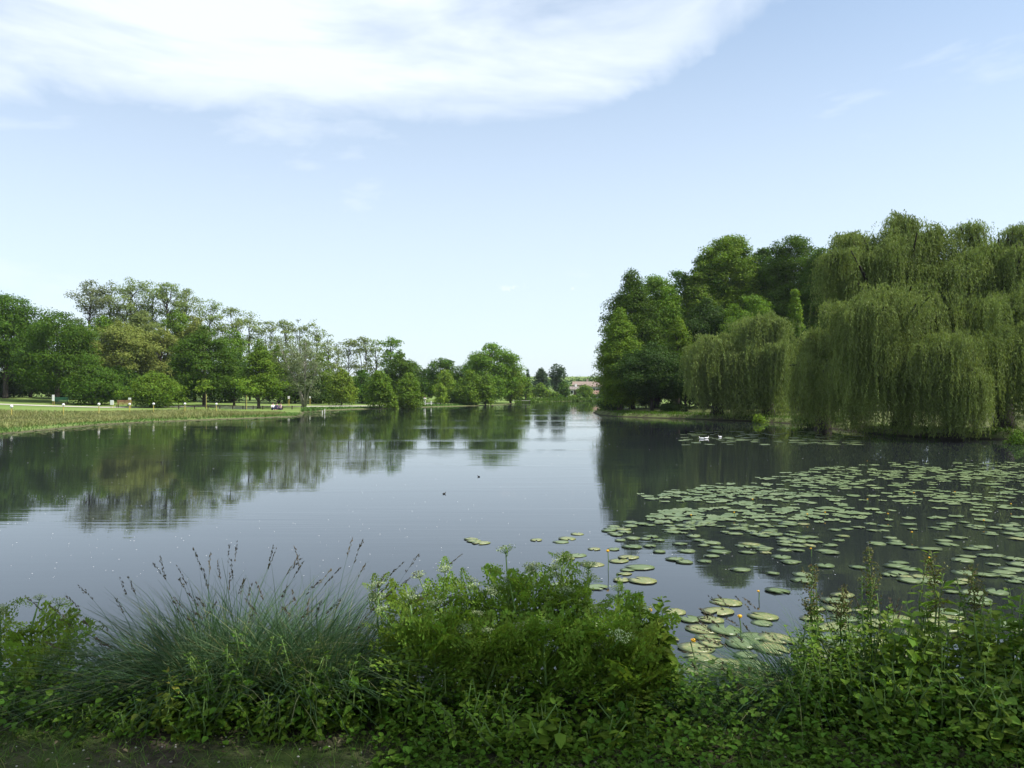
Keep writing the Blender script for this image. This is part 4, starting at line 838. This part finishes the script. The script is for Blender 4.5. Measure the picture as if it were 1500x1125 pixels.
def fringe(name, label, poly, n, hmin, hmax, wd, mat, seed, dmin=.2, dmax=99):
    rng = np.random.default_rng(seed); P = np.array(poly); x = rng.uniform(P[:, 0].min(), P[:, 0].max(), n * 4); y = rng.uniform(P[:, 1].min(), P[:, 1].max(), n * 4)
    ins = np.zeros(len(x), bool)
    for (ax, ay), (bx, by) in zip(P, np.roll(P, -1, 0)): ins ^= ((ay > y) != (by > y)) & (x < ax + (y - ay) / (by - ay + 1e-9) * (bx - ax))
    s = sdf(x, y); ok = ins & (s > dmin) & (s < dmax) & (rng.random(len(x)) < .55 + .45 * wob(x * .5, y * .35)); x, y = x[ok][:n], y[ok][:n]
    b = np.stack([x, y, gz(x, y) - .03], -1); k = len(x); hh = rng.uniform(hmin, hmax, k) * (.75 + .35 * wob(x * .31 + 4, y * .23))
    mb = MB(); blades(mb, rng, b, hh, rng.normal(size=(k, 2)) * .28, wd * rng.uniform(.6, 1.4, k), .25, 2)
    tag(mb.build(name, M[mat]), label, 'grass', None, 'stuff')
FR = [W(-60, 641), W(0, 636), W(150, 622), W(300, 615), W(440, 610), (X(452, 86), 86), (X(440, 92), 92), (X(300, 90), 90), (X(150, 84), 84), (X(0, 76), 76), (X(-80, 72), 72)]
fringe('fringe_grass', 'tan and green uncut grass fringe along the left bank', FR, 60000, .35, .75, .07, 'reed', 3, 2.2)
fringe('shore_grass', 'low green water edge grass of the left bank', FR, 24000, .15, .42, .06, 'green_reed', 4, .15, 3.6)
FR2 = [W(440, 604), W(480, 601), W(540, 598.5), W(600, 597), W(640, 595.6), W(700, 594), (X(700, 146), 146), (X(600, 136), 136), (X(540, 132), 132), (X(450, 116), 116)]
fringe('shore_grass', 'dark rough growth along the far shore', [W(755, 591.5), W(800, 588.3), W(840, 587.7), (26, 197), (27, 206), (X(840, 206), 206), (X(800, 204), 204), (X(755, 180), 180)], 14000, .4, 1.0, .22, 'oak', 15, .02, 4.0)
fringe('shore_grass', 'bright green grass along the middle shore', FR2, 16000, .3, .7, .11, 'green_reed', 5, .1, 4.5)
RB = [(q[0], q[1]) for q in (W(868, 604), W(900, 610), W(1000, 613.5), W(1100, 617), W(1200, 626), W(1300, 638), W(1400, 642), W(1500, 645), (34, 38), (34, 48), (24, 54), (26, 80), (16, 94))]
fringe('shore_grass', 'grass along the shaded right bank', RB, 20000, .12, .40, .06, 'oak', 6, .05, 3.5)

def shore_weed():
    rng = np.random.default_rng(8); n = 60000; x = rng.uniform(-52, 2, n); y = rng.uniform(42, 125, n); q = sdf(x, y)
    k = (q < .3) & (q > -4.5) & (rng.random(n) < (.5 + .5 * wob(x * .33, y * .21)) * ss(-4.5, -.3, q)); x, y = x[k], y[k]; n = len(x); a = rng.random(n) * 6.28; L_ = rng.uniform(.15, .5, n)
    mb = MB(); stamp(mb, DIAMOND, np.stack([x, y, .008 + .02 * rng.random(n)], -1), np.stack([np.cos(a), np.sin(a), .05 * rng.random(n)], -1), np.tile([0, 0, 1.], (n, 1)), L_, L_ * .7, .1)
    tag(mb.build('shore_weed', M['shore_weed']), 'floating olive water weed fringing the left shore', 'water weed', None, 'stuff')
shore_weed()

# ------------------------------------------------------------------ near bank plants
def frond_tpl(seed, pin=5, sub=3):
    rng = np.random.default_rng(seed); mb = MB(); P, D, Nn, L_, Wd = [], [], [], [], []
    for t_ in np.linspace(.22, .97, pin):
        root = np.array([0, t_, -.25 * t_ ** 2])
        for s in (-1, 1):
            pl = .46 * (1 - t_) ** .7 + .07; pd = norm(np.array([s * 1.0, .55 + .4 * t_, .05]))
            for q in np.linspace(.2, 1, sub):
                c = root + pd * pl * q + np.array([0, 0, -.10 * (pl * q) / .4 + rng.normal() * .012])
                for s2 in (-1, 1) if q < .95 else (0,):
                    ld = pd + (np.cross(pd, (0, 0, 1)) * s2 * .9 if s2 else 0) + rng.normal(size=3) * .15
                    P.append(c); D.append(ld); Nn.append((rng.normal() * .35, rng.normal() * .35, 1)); L_.append(.20 * (1.15 - .5 * q) * (1 - .35 * t_)); Wd.append(L_[-1] * .66)
    stamp(mb, DIAMOND, np.array(P), np.array(D), np.array(Nn), np.array(L_), np.array(Wd))
    mb.tube([(0, 0, 0), (0, .5, -.06), (0, .97, -.235)], [.008, .006, .003], 3, cap=False)
    return np.concatenate(mb.v), np.concatenate(mb.f)
FROND = [frond_tpl(i) for i in range(4)]
def umbel(mb, c, r_, rng, up):
    n = int(rng.integers(12, 18)); a = np.arange(n) * 2.4; rr = r_ * np.sqrt((np.arange(n) + .5) / n); up = norm(np.asarray(up, float)); ax = norm(np.cross(up, [.3, 1, 0.1])); ay = np.cross(up, ax)
    tips = c + ax * (np.cos(a) * rr)[:, None] + ay * (np.sin(a) * rr)[:, None] + up * (r_ * .75 - .25 * rr ** 2 / r_)[:, None]
    for t_ in tips: mb.tube([c, t_], [.0012, .0010], 3, 1, cap=False)
    k = 9; P = np.repeat(tips, k, 0) + rng.normal(size=(n * k, 3)) * r_ * .11; stamp(mb, DIAMOND, P, rand_unit(rng, n * k), up + rng.normal(size=(n * k, 3)) * .5, r_ * .17, r_ * .15)
def parsley(label, px, top, d, nf=34, H=None, spread=1.0, umb=4, leaf='parsley', seed=0, group=None, fl=(.14, .30), lean=0.0):
    rng = np.random.default_rng(int(px * 13 + top + seed)); x, y, g = on(px, d); H = Z(top, d) - g
    o = thing('cow_parsley', label, 'plant', (x, y, g), 0, group); st = MB(); lf = MB()
    nst = max(1, umb // 2); stems = []
    for s in range(nst):
        a = rng.random() * 6.28; r_ = .20 * spread * (s > 0) * rng.uniform(.5, 1.2); e = np.array([math.cos(a) * r_ + lean * H, math.sin(a) * r_ * .6, H * (1 if s == 0 else rng.uniform(.72, .95)) - .04])
        p = np.array([[math.cos(a) * .03, math.sin(a) * .03, -.05], e * (.35, .35, .35) , e * (.7, .7, .7) + rng.normal(size=3) * (.02, .02, 0), e]); st.tube(p, [.009, .008, .006, .003], 6); stems.append(p)
    heads = []
    for i in range(umb):
        p = stems[i % nst]
        if i < nst: tip = p[-1]
        else:
            f_ = rng.uniform(.5, .8); b = p[0] + (p[-1] - p[0]) * f_; a = rng.random() * 6.28; tip = b + np.array([math.cos(a) * .17, math.sin(a) * .14, rng.uniform(.12, .26)]); tip[2] = min(tip[2], H - .05); st.tube([b, (b + tip) / 2 + (math.cos(a) * .03, 0, -.01), tip], [.005, .004, .0025], 5)
        heads.append(tip)
    st.build('stem', M['stem'], o, True)
    for h in heads: u_ = MB(); umbel(u_, h, rng.uniform(.028, .05), rng, (rng.normal() * .2, rng.normal() * .2, 1)); u_.build('flower_head', [M['umbel'], M['stem']], o)
    for i in range(nf):
        p = stems[rng.integers(0, nst)]; f_ = rng.uniform(.06, .98) ** .72; b = p[0] + (p[-1] - p[0]) * f_; a = rng.random() * 6.28
        dv = np.array([math.cos(a), math.sin(a), rng.uniform(.15, 1.9)]); L_ = rng.uniform(*fl) * (1.15 - .72 * f_ ** 2)
        pet = b + norm(dv) * L_ * .3
        stamp(lf, FROND[rng.integers(0, 4)], pet[None], dv[None], np.array([[rng.normal() * .6, rng.normal() * .6 - .3, 1.0]]), L_, L_ * rng.uniform(.75, 1.05))
        lf.tube([b, pet + norm(dv) * L_ * .05], [.003, .0022], 3, cap=False)
    lf.build('foliage', M[leaf], o)
    return o
def herb(label, px, top, d, stems=5, spread=.16, ll=.075, leaf='nettle', lw=.55, name='leafy_herb', seed=0, tpl=BROAD, cat='plant', pairs=None, group=None, head=None, droop=-.15):
    rng = np.random.default_rng(int(px * 17 + top * 3 + seed)); x, y, g = on(px, d); H = Z(top, d) - g; o = thing(name, label, cat, (x, y, g), 0, group); st = MB(); lf = MB(); ends = []
    for s in range(stems):
        a = rng.random() * 6.28; r_ = spread * math.sqrt(rng.random()) * (s > 0); h = H * (1 if s == 0 else rng.uniform(.6, .97)); e = np.array([math.cos(a) * r_ * 1.3, math.sin(a) * r_, h]); b0 = np.array([math.cos(a) * r_ * .4, math.sin(a) * r_ * .4, -.04])
        p = np.array([b0, b0 + (e - b0) * .35 + rng.normal(size=3) * (.015, .015, 0), b0 + (e - b0) * .7 + rng.normal(size=3) * (.02, .02, 0), e]); st.tube(p, [.006, .005, .004, .002], 5); ends.append(p)
        k = pairs or max(5, int(h / (ll * .62))); ts = np.linspace(.08, .98, k); pos = np.stack([np.interp(ts, [0, .35, .7, 1], p[:, c]) for c in range(3)], -1); th = np.arange(k) * 1.57 + rng.random() * 6
        for sgn in (0, math.pi, 1.2):
            aa = th + sgn + rng.normal(size=k) * .3; dv = np.stack([np.cos(aa), np.sin(aa), droop + rng.normal(size=k) * .3 + .5 * (ts > .85)], -1); L_ = ll * rng.uniform(.65, 1.25, k) * np.interp(ts, [0, .3, .8, 1], [.8, 1.1, .8, .4])
            stamp(lf, tpl, pos + norm(dv) * (L_ * .18)[:, None], dv, np.stack([rng.normal(size=k) * .35, rng.normal(size=k) * .35, 1 + 0 * ts], -1), L_, L_ * lw * 1.25)
    st.build('stem', M['stem'], o, True); lf.build('foliage', M[leaf], o)
    if head:
        p = ends[0]; hb = MB(); k = 150; t_ = rng.uniform(.62, 1.0, k); pos = np.stack([np.interp(t_, [0, .35, .7, 1], p[:, c]) for c in range(3)], -1); pos += rng.normal(size=(k, 3)) * .022 * (1.25 - t_)[:, None] * 2.2
        stamp(hb, DIAMOND, pos, rand_unit(rng, k), rand_unit(rng, k), .016, .011)
        hb.tube([[np.interp(z_, [0, .35, .7, 1], p[:, c]) for c in range(3)] for z_ in (.6, .75, .9, 1.0)], [.003, .003, .0025, .002], 4)
        for q in range(9): z_ = rng.uniform(.62, .9); b = np.array([np.interp(z_, [0, .35, .7, 1], p[:, c]) for c in range(3)]); a = rng.random() * 6.3; e = b + (math.cos(a) * .06, math.sin(a) * .05, .09); hb.tube([b, e], [.0018, .001], 3, cap=False); stamp(hb, DIAMOND, b + (e - b) * rng.random((14, 1)) + rng.normal(size=(14, 3)) * .006, rand_unit(rng, 14), rand_unit(rng, 14), .014, .01)
        hb.build('seed_head', M[head], o)
    return o
def tussock(label, px, d, n, L0, L1, spread, leanx=0.0, heads=20, wd=.0062, seed=0, mat='sedge', fan=.55, droop=.4, hl=(1.1, 1.45)):
    n = int(n * 1.7); L0 *= .95; L1 *= 1.05; hl = (hl[0] * .66, hl[1] * .8); rng = np.random.default_rng(int(px * 5) + seed); x, y, g = on(px, d); o = thing('grass_tussock', label, 'grass', (x, y, g))
    a = rng.random(n) * 6.283; r_ = np.sqrt(rng.random(n)) * spread; b = np.stack([np.cos(a) * r_, np.sin(a) * r_ * .6, 0 * a - .05], -1); L_ = rng.uniform(L0, L1, n)
    lean = np.stack([np.cos(a) * fan * (r_ / spread) + rng.normal(size=n) * .25 + leanx, np.sin(a) * fan * .6 * (r_ / spread) + rng.normal(size=n) * .22], -1)
    mb = MB(); blades(mb, rng, b, L_, lean, wd * rng.uniform(.6, 1.4, n), droop, 5); mb.build('blades', M[mat], o)
    for i in range(heads):
        hb = MB(); a1 = rng.random() * 6.283; r1 = spread * .8 * rng.random(); b1 = np.array([[math.cos(a1) * r1, math.sin(a1) * r1 * .6, -.05]]); ln = np.array([[math.cos(a1) * fan * r1 / spread * .9 + rng.normal() * .12 + leanx, rng.normal() * .12]])
        c = blades(hb, rng, b1, np.array([L1 * rng.uniform(*hl)]), ln, np.array([.0045]), droop * .45, 8)[0]
        k = 26; t_ = rng.uniform(.84, 1.0, k); j = t_ * 8; lo = np.minimum(j.astype(int), 7); pos = c[lo] + (c[lo + 1] - c[lo]) * (j - lo)[:, None]; ax = c[8] - c[6]
        stamp(hb, DIAMOND, pos + rng.normal(size=(k, 3)) * .0025, ax + rng.normal(size=(k, 3)) * .03, rand_unit(rng, k), .016, .0055, mi=1); hb.build('seed_head', [M[mat], M['seed']], o)
    return o
TUS = tussock
def tussock(lab, px, d, *a, **k):
    if px == 1062: a = (a[0], .14, .30) + a[3:]
    return TUS(lab, px, nd(d), *a, **k)
tussock('large blue green grass tussock with dark seed spikes left of centre', 335, 4.75, 1500, .45, .80, .34, -.02, 34)
tussock('grass tussock fanning right towards the white umbels', 468, 4.7, 1100, .45, .82, .28, .14, 26, seed=3)
tussock('grass tussock arching left over the water', 222, 4.6, 330, .36, .70, .20, -.26, 14, seed=5, droop=.55)
tussock('brown headed sedge arching left into the lily pads', 1160, 4.7, 420, .35, .68, .20, -.34, 22, seed=6, droop=.55, hl=(1.15, 1.4))
tussock('fine grass clump at the dip in the near bank', 1062, 4.45, 520, .22, .48, .26, -.05, 8, seed=7)
tussock('thin upright grass clump among the leafy herbs on the right', 1285, 4.8, 340, .40, .78, .22, .02, 10, seed=8, fan=.3)
tussock('loose grass tuft in the corner at lower left', 60, 4.3, 200, .12, .30, .35, 0, 0, seed=9)
PARS = [(2, 885, 4.9, 22, 4, 'lanky umbel plant cut by the left edge'), (42, 868, 4.9, 20, 5, 'tall lanky umbel plant leaning right near the left edge'), (78, 955, 4.7, 16, 3, 'short umbel plant right of the lanky one at left'),
 (572, 850, 4.9, 30, 4, 'umbel plant leaning left beside the grass tussock'), (600, 870, 4.6, 44, 3, 'shaded umbel plant at the left of the central thicket'), (652, 828, 4.9, 34, 5, 'umbel plant with two flat heads above the thicket'),
 (690, 842, 4.75, 42, 4, 'leafy umbel plant between the flat headed one and the tallest'), (741, 800, 4.8, 38, 4, 'tallest umbel plant in the central thicket'), (782, 826, 4.7, 46, 4, 'bright leaved umbel plant right of the tallest'),
 (826, 808, 4.85, 44, 5, 'umbel plant with a pair of white heads'), (862, 822, 4.7, 46, 4, 'umbel plant below the yellow lily bud'), (905, 855, 4.75, 44, 4, 'umbel plant with a dark bare head on a straight stalk'),
 (640, 905, 4.35, 50, 2, 'low dark umbel plant in the shaded thicket front'), (715, 915, 4.3, 54, 2, 'broad ferny umbel plant low in the thicket middle'), (800, 905, 4.3, 54, 2, 'ferny umbel plant low below the white heads'), (880, 910, 4.35, 54, 2, 'ferny umbel plant low beside the climbing vine'), (925, 930, 4.4, 40, 2, 'short umbel plant at the foot of the vine')]
for i, (px, top, d, nf, um, lab) in enumerate(PARS): parsley(lab, px, top, nd(d), int(nf * 1.35), umb=um, spread=1.0 if top > 890 else .8, leaf='parsley', group='umbel plants on the near bank', lean=-.10 if px == 572 else (.12 if px == 42 else 0), fl=(.12, .27) if top > 890 else (.09, .23))
HERB = [
 (968, 872, 4.6, 5, .10, .085, 'lush', 'climbing_vine', 'tall leaf covered vine column right of the umbel plants'),
 (345, 920, 4.35, 7, .22, .075, 'nettle', 'nettle', 'dark nettle clump in front of the large tussock'), (412, 930, 4.3, 7, .2, .075, 'nettle', 'nettle', 'dark nettle clump between the two tussocks'), (480, 960, 4.2, 7, .2, .07, 'nettle', 'nettle', 'shaded nettle clump in front of the right tussock'), (545, 965, 4.25, 7, .2, .07, 'nettle', 'nettle', 'shaded nettle clump left of the central thicket'),
 (300, 985, 4.1, 6, .18, .06, 'nettle', 'nettle', 'low nettle clump at the left foot of the tussock'), (600, 990, 4.05, 7, .2, .07, 'nettle', 'nettle', 'low dark nettle clump at the foot of the thicket'),
 (248, 1003, 4.0, 5, .12, .07, 'yellowing', 'bindweed', 'yellowish arching bindweed lit by the sun at lower left'), (282, 1040, 3.9, 5, .12, .06, 'lush', 'bindweed', 'bright green trailing bindweed beside the yellowish one'),
 (395, 1035, 3.9, 5, .13, .06, 'lush', 'leafy_herb', 'small lit leafy herb below the tussocks'), (462, 1010, 3.95, 5, .12, .06, 'lush', 'leafy_herb', 'lit drooping herb at the right of the dark nettles'),
 (690, 1000, 3.95, 8, .2, .05, 'lush', 'leafy_herb', 'small leaved bright herb at the front left of the thicket'), (740, 1010, 3.9, 8, .2, .05, 'lush', 'leafy_herb', 'small leaved bright herb at the front middle'), (815, 1030, 3.8, 6, .16, .085, 'lush', 'bindweed', 'pale broad leaved bindweed at the bottom centre'), (868, 1040, 3.85, 6, .16, .085, 'lush', 'bindweed', 'pale broad leaved bindweed right of the bottom centre'), (930, 1020, 3.95, 8, .2, .05, 'lush', 'leafy_herb', 'bright small leaved herb in front of the vine'), (990, 1040, 3.95, 8, .2, .05, 'lush', 'leafy_herb', 'bright small leaved herb at the dip in the bank'), (1045, 1055, 3.95, 7, .18, .05, 'lush', 'leafy_herb', 'low bright herb below the fine grass clump'),
 (985, 955, 4.4, 6, .14, .07, 'nettle', 'nettle', 'dark nettle leaning out right of the vine'),
 (1190, 872, 4.8, 3, .07, .06, 'nettle', 'dock', 'dock with a tall brown seed spire left of the right thicket'), (1272, 845, 4.9, 3, .07, .06, 'nettle', 'dock', 'tallest dock with a thin seed spire'), (1362, 850, 4.8, 4, .08, .09, 'lush', 'dock', 'dock with large lit leaves and a pale spire'), (1422, 868, 4.85, 3, .07, .06, 'nettle', 'dock', 'dock with a bare seed spire near the right edge'), (1235, 905, 4.75, 3, .08, .06, 'nettle', 'dock', 'short dock spire between the two tall ones'),
 (1200, 945, 4.5, 8, .2, .07, 'lush', 'leafy_herb', 'leafy herb at the left end of the right thicket'), (1262, 930, 4.5, 8, .2, .075, 'lush', 'leafy_herb', 'leafy herb under the tallest dock'), (1325, 925, 4.5, 9, .2, .08, 'lush', 'leafy_herb', 'broad leaved lit herb in the right thicket'), (1385, 935, 4.5, 9, .2, .08, 'lush', 'leafy_herb', 'lit leafy herb below the pale spire'), (1450, 925, 4.6, 9, .2, .08, 'lush', 'leafy_herb', 'leafy herb with pale tops near the right edge'), (1500, 905, 4.7, 8, .2, .08, 'lush', 'leafy_herb', 'tall leafy herb cut by the right edge'), (1545, 930, 4.5, 8, .2, .08, 'lush', 'leafy_herb', 'leafy herb beyond the right edge'),
 (1180, 1010, 4.2, 8, .2, .06, 'nettle', 'nettle', 'dark nettle at the foot of the arching sedge'), (1240, 1000, 4.2, 9, .22, .07, 'nettle', 'nettle', 'dark nettle in the right thicket front, leftmost'), (1305, 1000, 4.15, 9, .22, .075, 'lush', 'leafy_herb', 'leafy herb low in front of the broad leaved one'), (1370, 1005, 4.1, 9, .22, .075, 'nettle', 'nettle', 'dark nettle low below the lit herbs'), (1440, 1000, 4.15, 9, .22, .08, 'lush', 'leafy_herb', 'lit upright herb low at the right'), (1500, 1000, 4.15, 9, .22, .08, 'nettle', 'nettle', 'dark nettle at the lower right edge'),
 (1290, 1065, 3.85, 7, .18, .08, 'nettle', 'nettle', 'nettle with grey green leaves at the bottom right'), (1380, 1070, 3.8, 7, .18, .07, 'nettle', 'nettle', 'low nettle at the very bottom of the right thicket'), (1450, 1050, 3.85, 7, .16, .085, 'lush', 'leafy_herb', 'lit long leaved herb at the bottom right corner'), (1215, 1070, 3.85, 7, .18, .06, 'nettle', 'nettle', 'dark low nettle at the bottom left of the right thicket'), (1130, 1075, 3.9, 7, .18, .055, 'nettle', 'nettle', 'dark low nettle in the dip below the sedge'),
 (640, 1068, 3.85, 6, .16, .045, 'nettle', 'leafy_herb', 'dark small herb at the bottom edge left of centre'), (700, 1070, 3.85, 7, .16, .045, 'lush', 'leafy_herb', 'bright small herb at the bottom edge near the centre'), (765, 1080, 3.8, 7, .16, .05, 'lush', 'leafy_herb', 'bright herb at the bottom edge below the tallest umbel'), (905, 1075, 3.8, 7, .16, .05, 'lush', 'leafy_herb', 'bright herb at the bottom edge by the buttercup'), (975, 1080, 3.85, 7, .16, .04, 'lush', 'leafy_herb', 'fine leaved herb at the bottom edge right of the buttercup'), (1080, 1090, 3.8, 6, .16, .045, 'nettle', 'leafy_herb', 'dark small herb at the bottom edge in the dip'), (1165, 1095, 3.75, 7, .16, .055, 'nettle', 'leafy_herb', 'dark herb at the bottom edge left of the grey green nettle'), (1340, 1095, 3.75, 7, .16, .06, 'nettle', 'leafy_herb', 'dark herb at the bottom edge between the two low nettles'), (1490, 1075, 3.8, 7, .16, .06, 'nettle', 'leafy_herb', 'dark herb in the bottom right corner'),
 (25, 985, 4.5, 8, .24, .055, 'nettle', 'leafy_herb', 'dark leafy herb below the lanky umbels at left'), (90, 1020, 4.2, 7, .22, .05, 'nettle', 'leafy_herb', 'dark low herb at lower left'), (150, 1030, 4.1, 8, .2, .045, 'lush', 'leafy_herb', 'lit small leaved herb at lower left'), (200, 1040, 4.0, 8, .2, .045, 'lush', 'leafy_herb', 'lit small leaved herb left of the yellowish bindweed')]
for (px, top, d, ns, spr, ll, leaf, nm, lab) in HERB:
    d = nd(d)
    if px > 1150 and top < 1060: top -= 44
    if 'low' in lab and px > 1150: top += 12
    if 980 <= px <= 1140: top += 28
    if top > 985 and px < 620: top -= 20; d += .08
    ns = int(ns * 1.6); ll *= .62 + .42 * ((px * 7919) % 101) / 101
    if leaf == 'lush' and (px * 31) % 7 == 3: leaf = 'parsley'
    herb(lab, px, top, d, ns, spr, ll, leaf, .34 if nm == 'dock' else (.5 if nm == 'nettle' else .6), nm, tpl=SPEAR if nm in ('dock', 'nettle') or 'long leaved' in lab else BROAD, head='dock' if nm == 'dock' else None, group={'nettle': 'nettle clumps on the near bank', 'leafy_herb': 'leafy herbs on the near bank', 'dock': 'docks in the right thicket'}.get(nm), pairs=22 if nm == 'climbing_vine' else None)
# small buttercups
for px, py, d, lab in ((926, 1090, 3.9, 'tiny yellow buttercup in front of the thicket'), (1060, 1092, 3.85, 'tiny yellow buttercup below the dip in the bank')):
    x, y, g = on(px, d); o = thing('buttercup', lab, 'flower', (x, y, g)); h = Z(py, d) - g; mb = MB(); mb.tube([(0, 0, -.03), (.01, 0, h)], [.002, .0015], 5); mb.build('stem', M['stem'], o); c = bpy.data.objects.new('flower', fm); COL.objects.link(c); c.parent = o; c.location = (.01, 0, h + .005); c.scale = (.5, .5, .5)
def near_turf():
    rng = np.random.default_rng(12); n = 60000; x = rng.uniform(-4.6, 4.6, n); y = rng.uniform(2.9, 5.9, n); k = (rng.random(n) < np.where(y < 3.75, .65 + .35 * (wob(x * 2.6, y * 3) > .1), 1.0)); x, y = x[k], y[k]; n = len(x)
    b = np.stack([x, y, gz(x, y) - .01], -1); mb = MB(); hh = rng.uniform(.04, .11, n) + np.where(y > 3.9, rng.uniform(0, .16, n), 0); blades(mb, rng, b, hh, rng.normal(size=(n, 2)) * .5, .004 * rng.uniform(.7, 1.6, n), .4, 3)
    tag(mb.build('turf', M['turf']), 'short worn grass on the near bank', 'grass', None, 'stuff')
    mb = MB(); n = 62000; x = rng.uniform(-4.6, 4.6, n); y = 3.08 + 2.6 * rng.random(n) ** 1.7; k = rng.random(n) < ss(0, .35, y - np.where(x < -.6, 3.42, 3.0)); x, y = x[k], y[k]; n = len(x); zz = gz(x, y) + rng.random(n) ** 1.4 * .2 * ss(3.2, 3.7, y) + .01
    a = rng.random(n) * 6.28; L_ = rng.uniform(.015, .04, n); stamp(mb, BROAD, np.stack([x, y, zz], -1), np.stack([np.cos(a), np.sin(a), rng.normal(size=n) * .4], -1), np.stack([rng.normal(size=n) * .4, rng.normal(size=n) * .4, 1 + 0 * a], -1), L_, L_ * .9)
    tag(mb.build('ground_cover', M['nettle']), 'small leafy weeds covering the near bank', 'weeds', None, 'stuff')
near_turf()
def litter():
    rng = np.random.default_rng(31); mb = MB(); n = 1300; x = rng.uniform(-4, 4, n); y = rng.uniform(2.9, 4.2, n); a = rng.random(n) * 6.28; L_ = rng.uniform(.008, .035, n)
    stamp(mb, BROAD, np.stack([x, y, gz(x, y) + .006 + .01 * rng.random(n)], -1), np.stack([np.cos(a), np.sin(a), rng.normal(size=n) * .25], -1), np.stack([rng.normal(size=n) * .4, rng.normal(size=n) * .4, 1 + 0 * a], -1), L_, L_ * .55)
    tag(mb.build('leaf_litter', M['litter']), 'dry leaves and scraps scattered on the near bank soil', 'litter', None, 'stuff')
    mb = MB()
    for i in range(420):
        x_, y_ = rng.uniform(-3.6, 3.6), rng.uniform(3.0, 3.9); r_ = rng.uniform(.0025, .007); mb.ball((x_, y_, gz1(x_, y_) + r_ * .3), (r_, r_ * .8, r_ * .6), 6, 5)
    tag(mb.build('pebbles', M['concrete'], smooth=True), 'small pale pebbles in the soil of the near bank', 'pebbles', None, 'stuff')
litter()

# ------------------------------------------------------------------ air
hm = bpy.data.materials.new('haze_air'); hm.use_nodes = True; ht = NT(hm.node_tree); ht.n.clear()
pv = ht.node('ShaderNodeVolumePrincipled'); pv.inputs['Color'].default_value = (.80, .88, 1.0, 1); pv.inputs['Density'].default_value = .00012; pv.inputs['Anisotropy'].default_value = .2
ho = ht.node('ShaderNodeOutputMaterial'); ht.l.new(pv.outputs[0], ho.inputs['Volume'])
HAZE = True
if HAZE:
    mb = MB(); mb.box(-2600, 2600, -2600, 2600, -2.4, 40); o = mb.build('haze', hm); tag(o, 'thin bluish summer haze over the lake', 'haze', None, 'stuff')
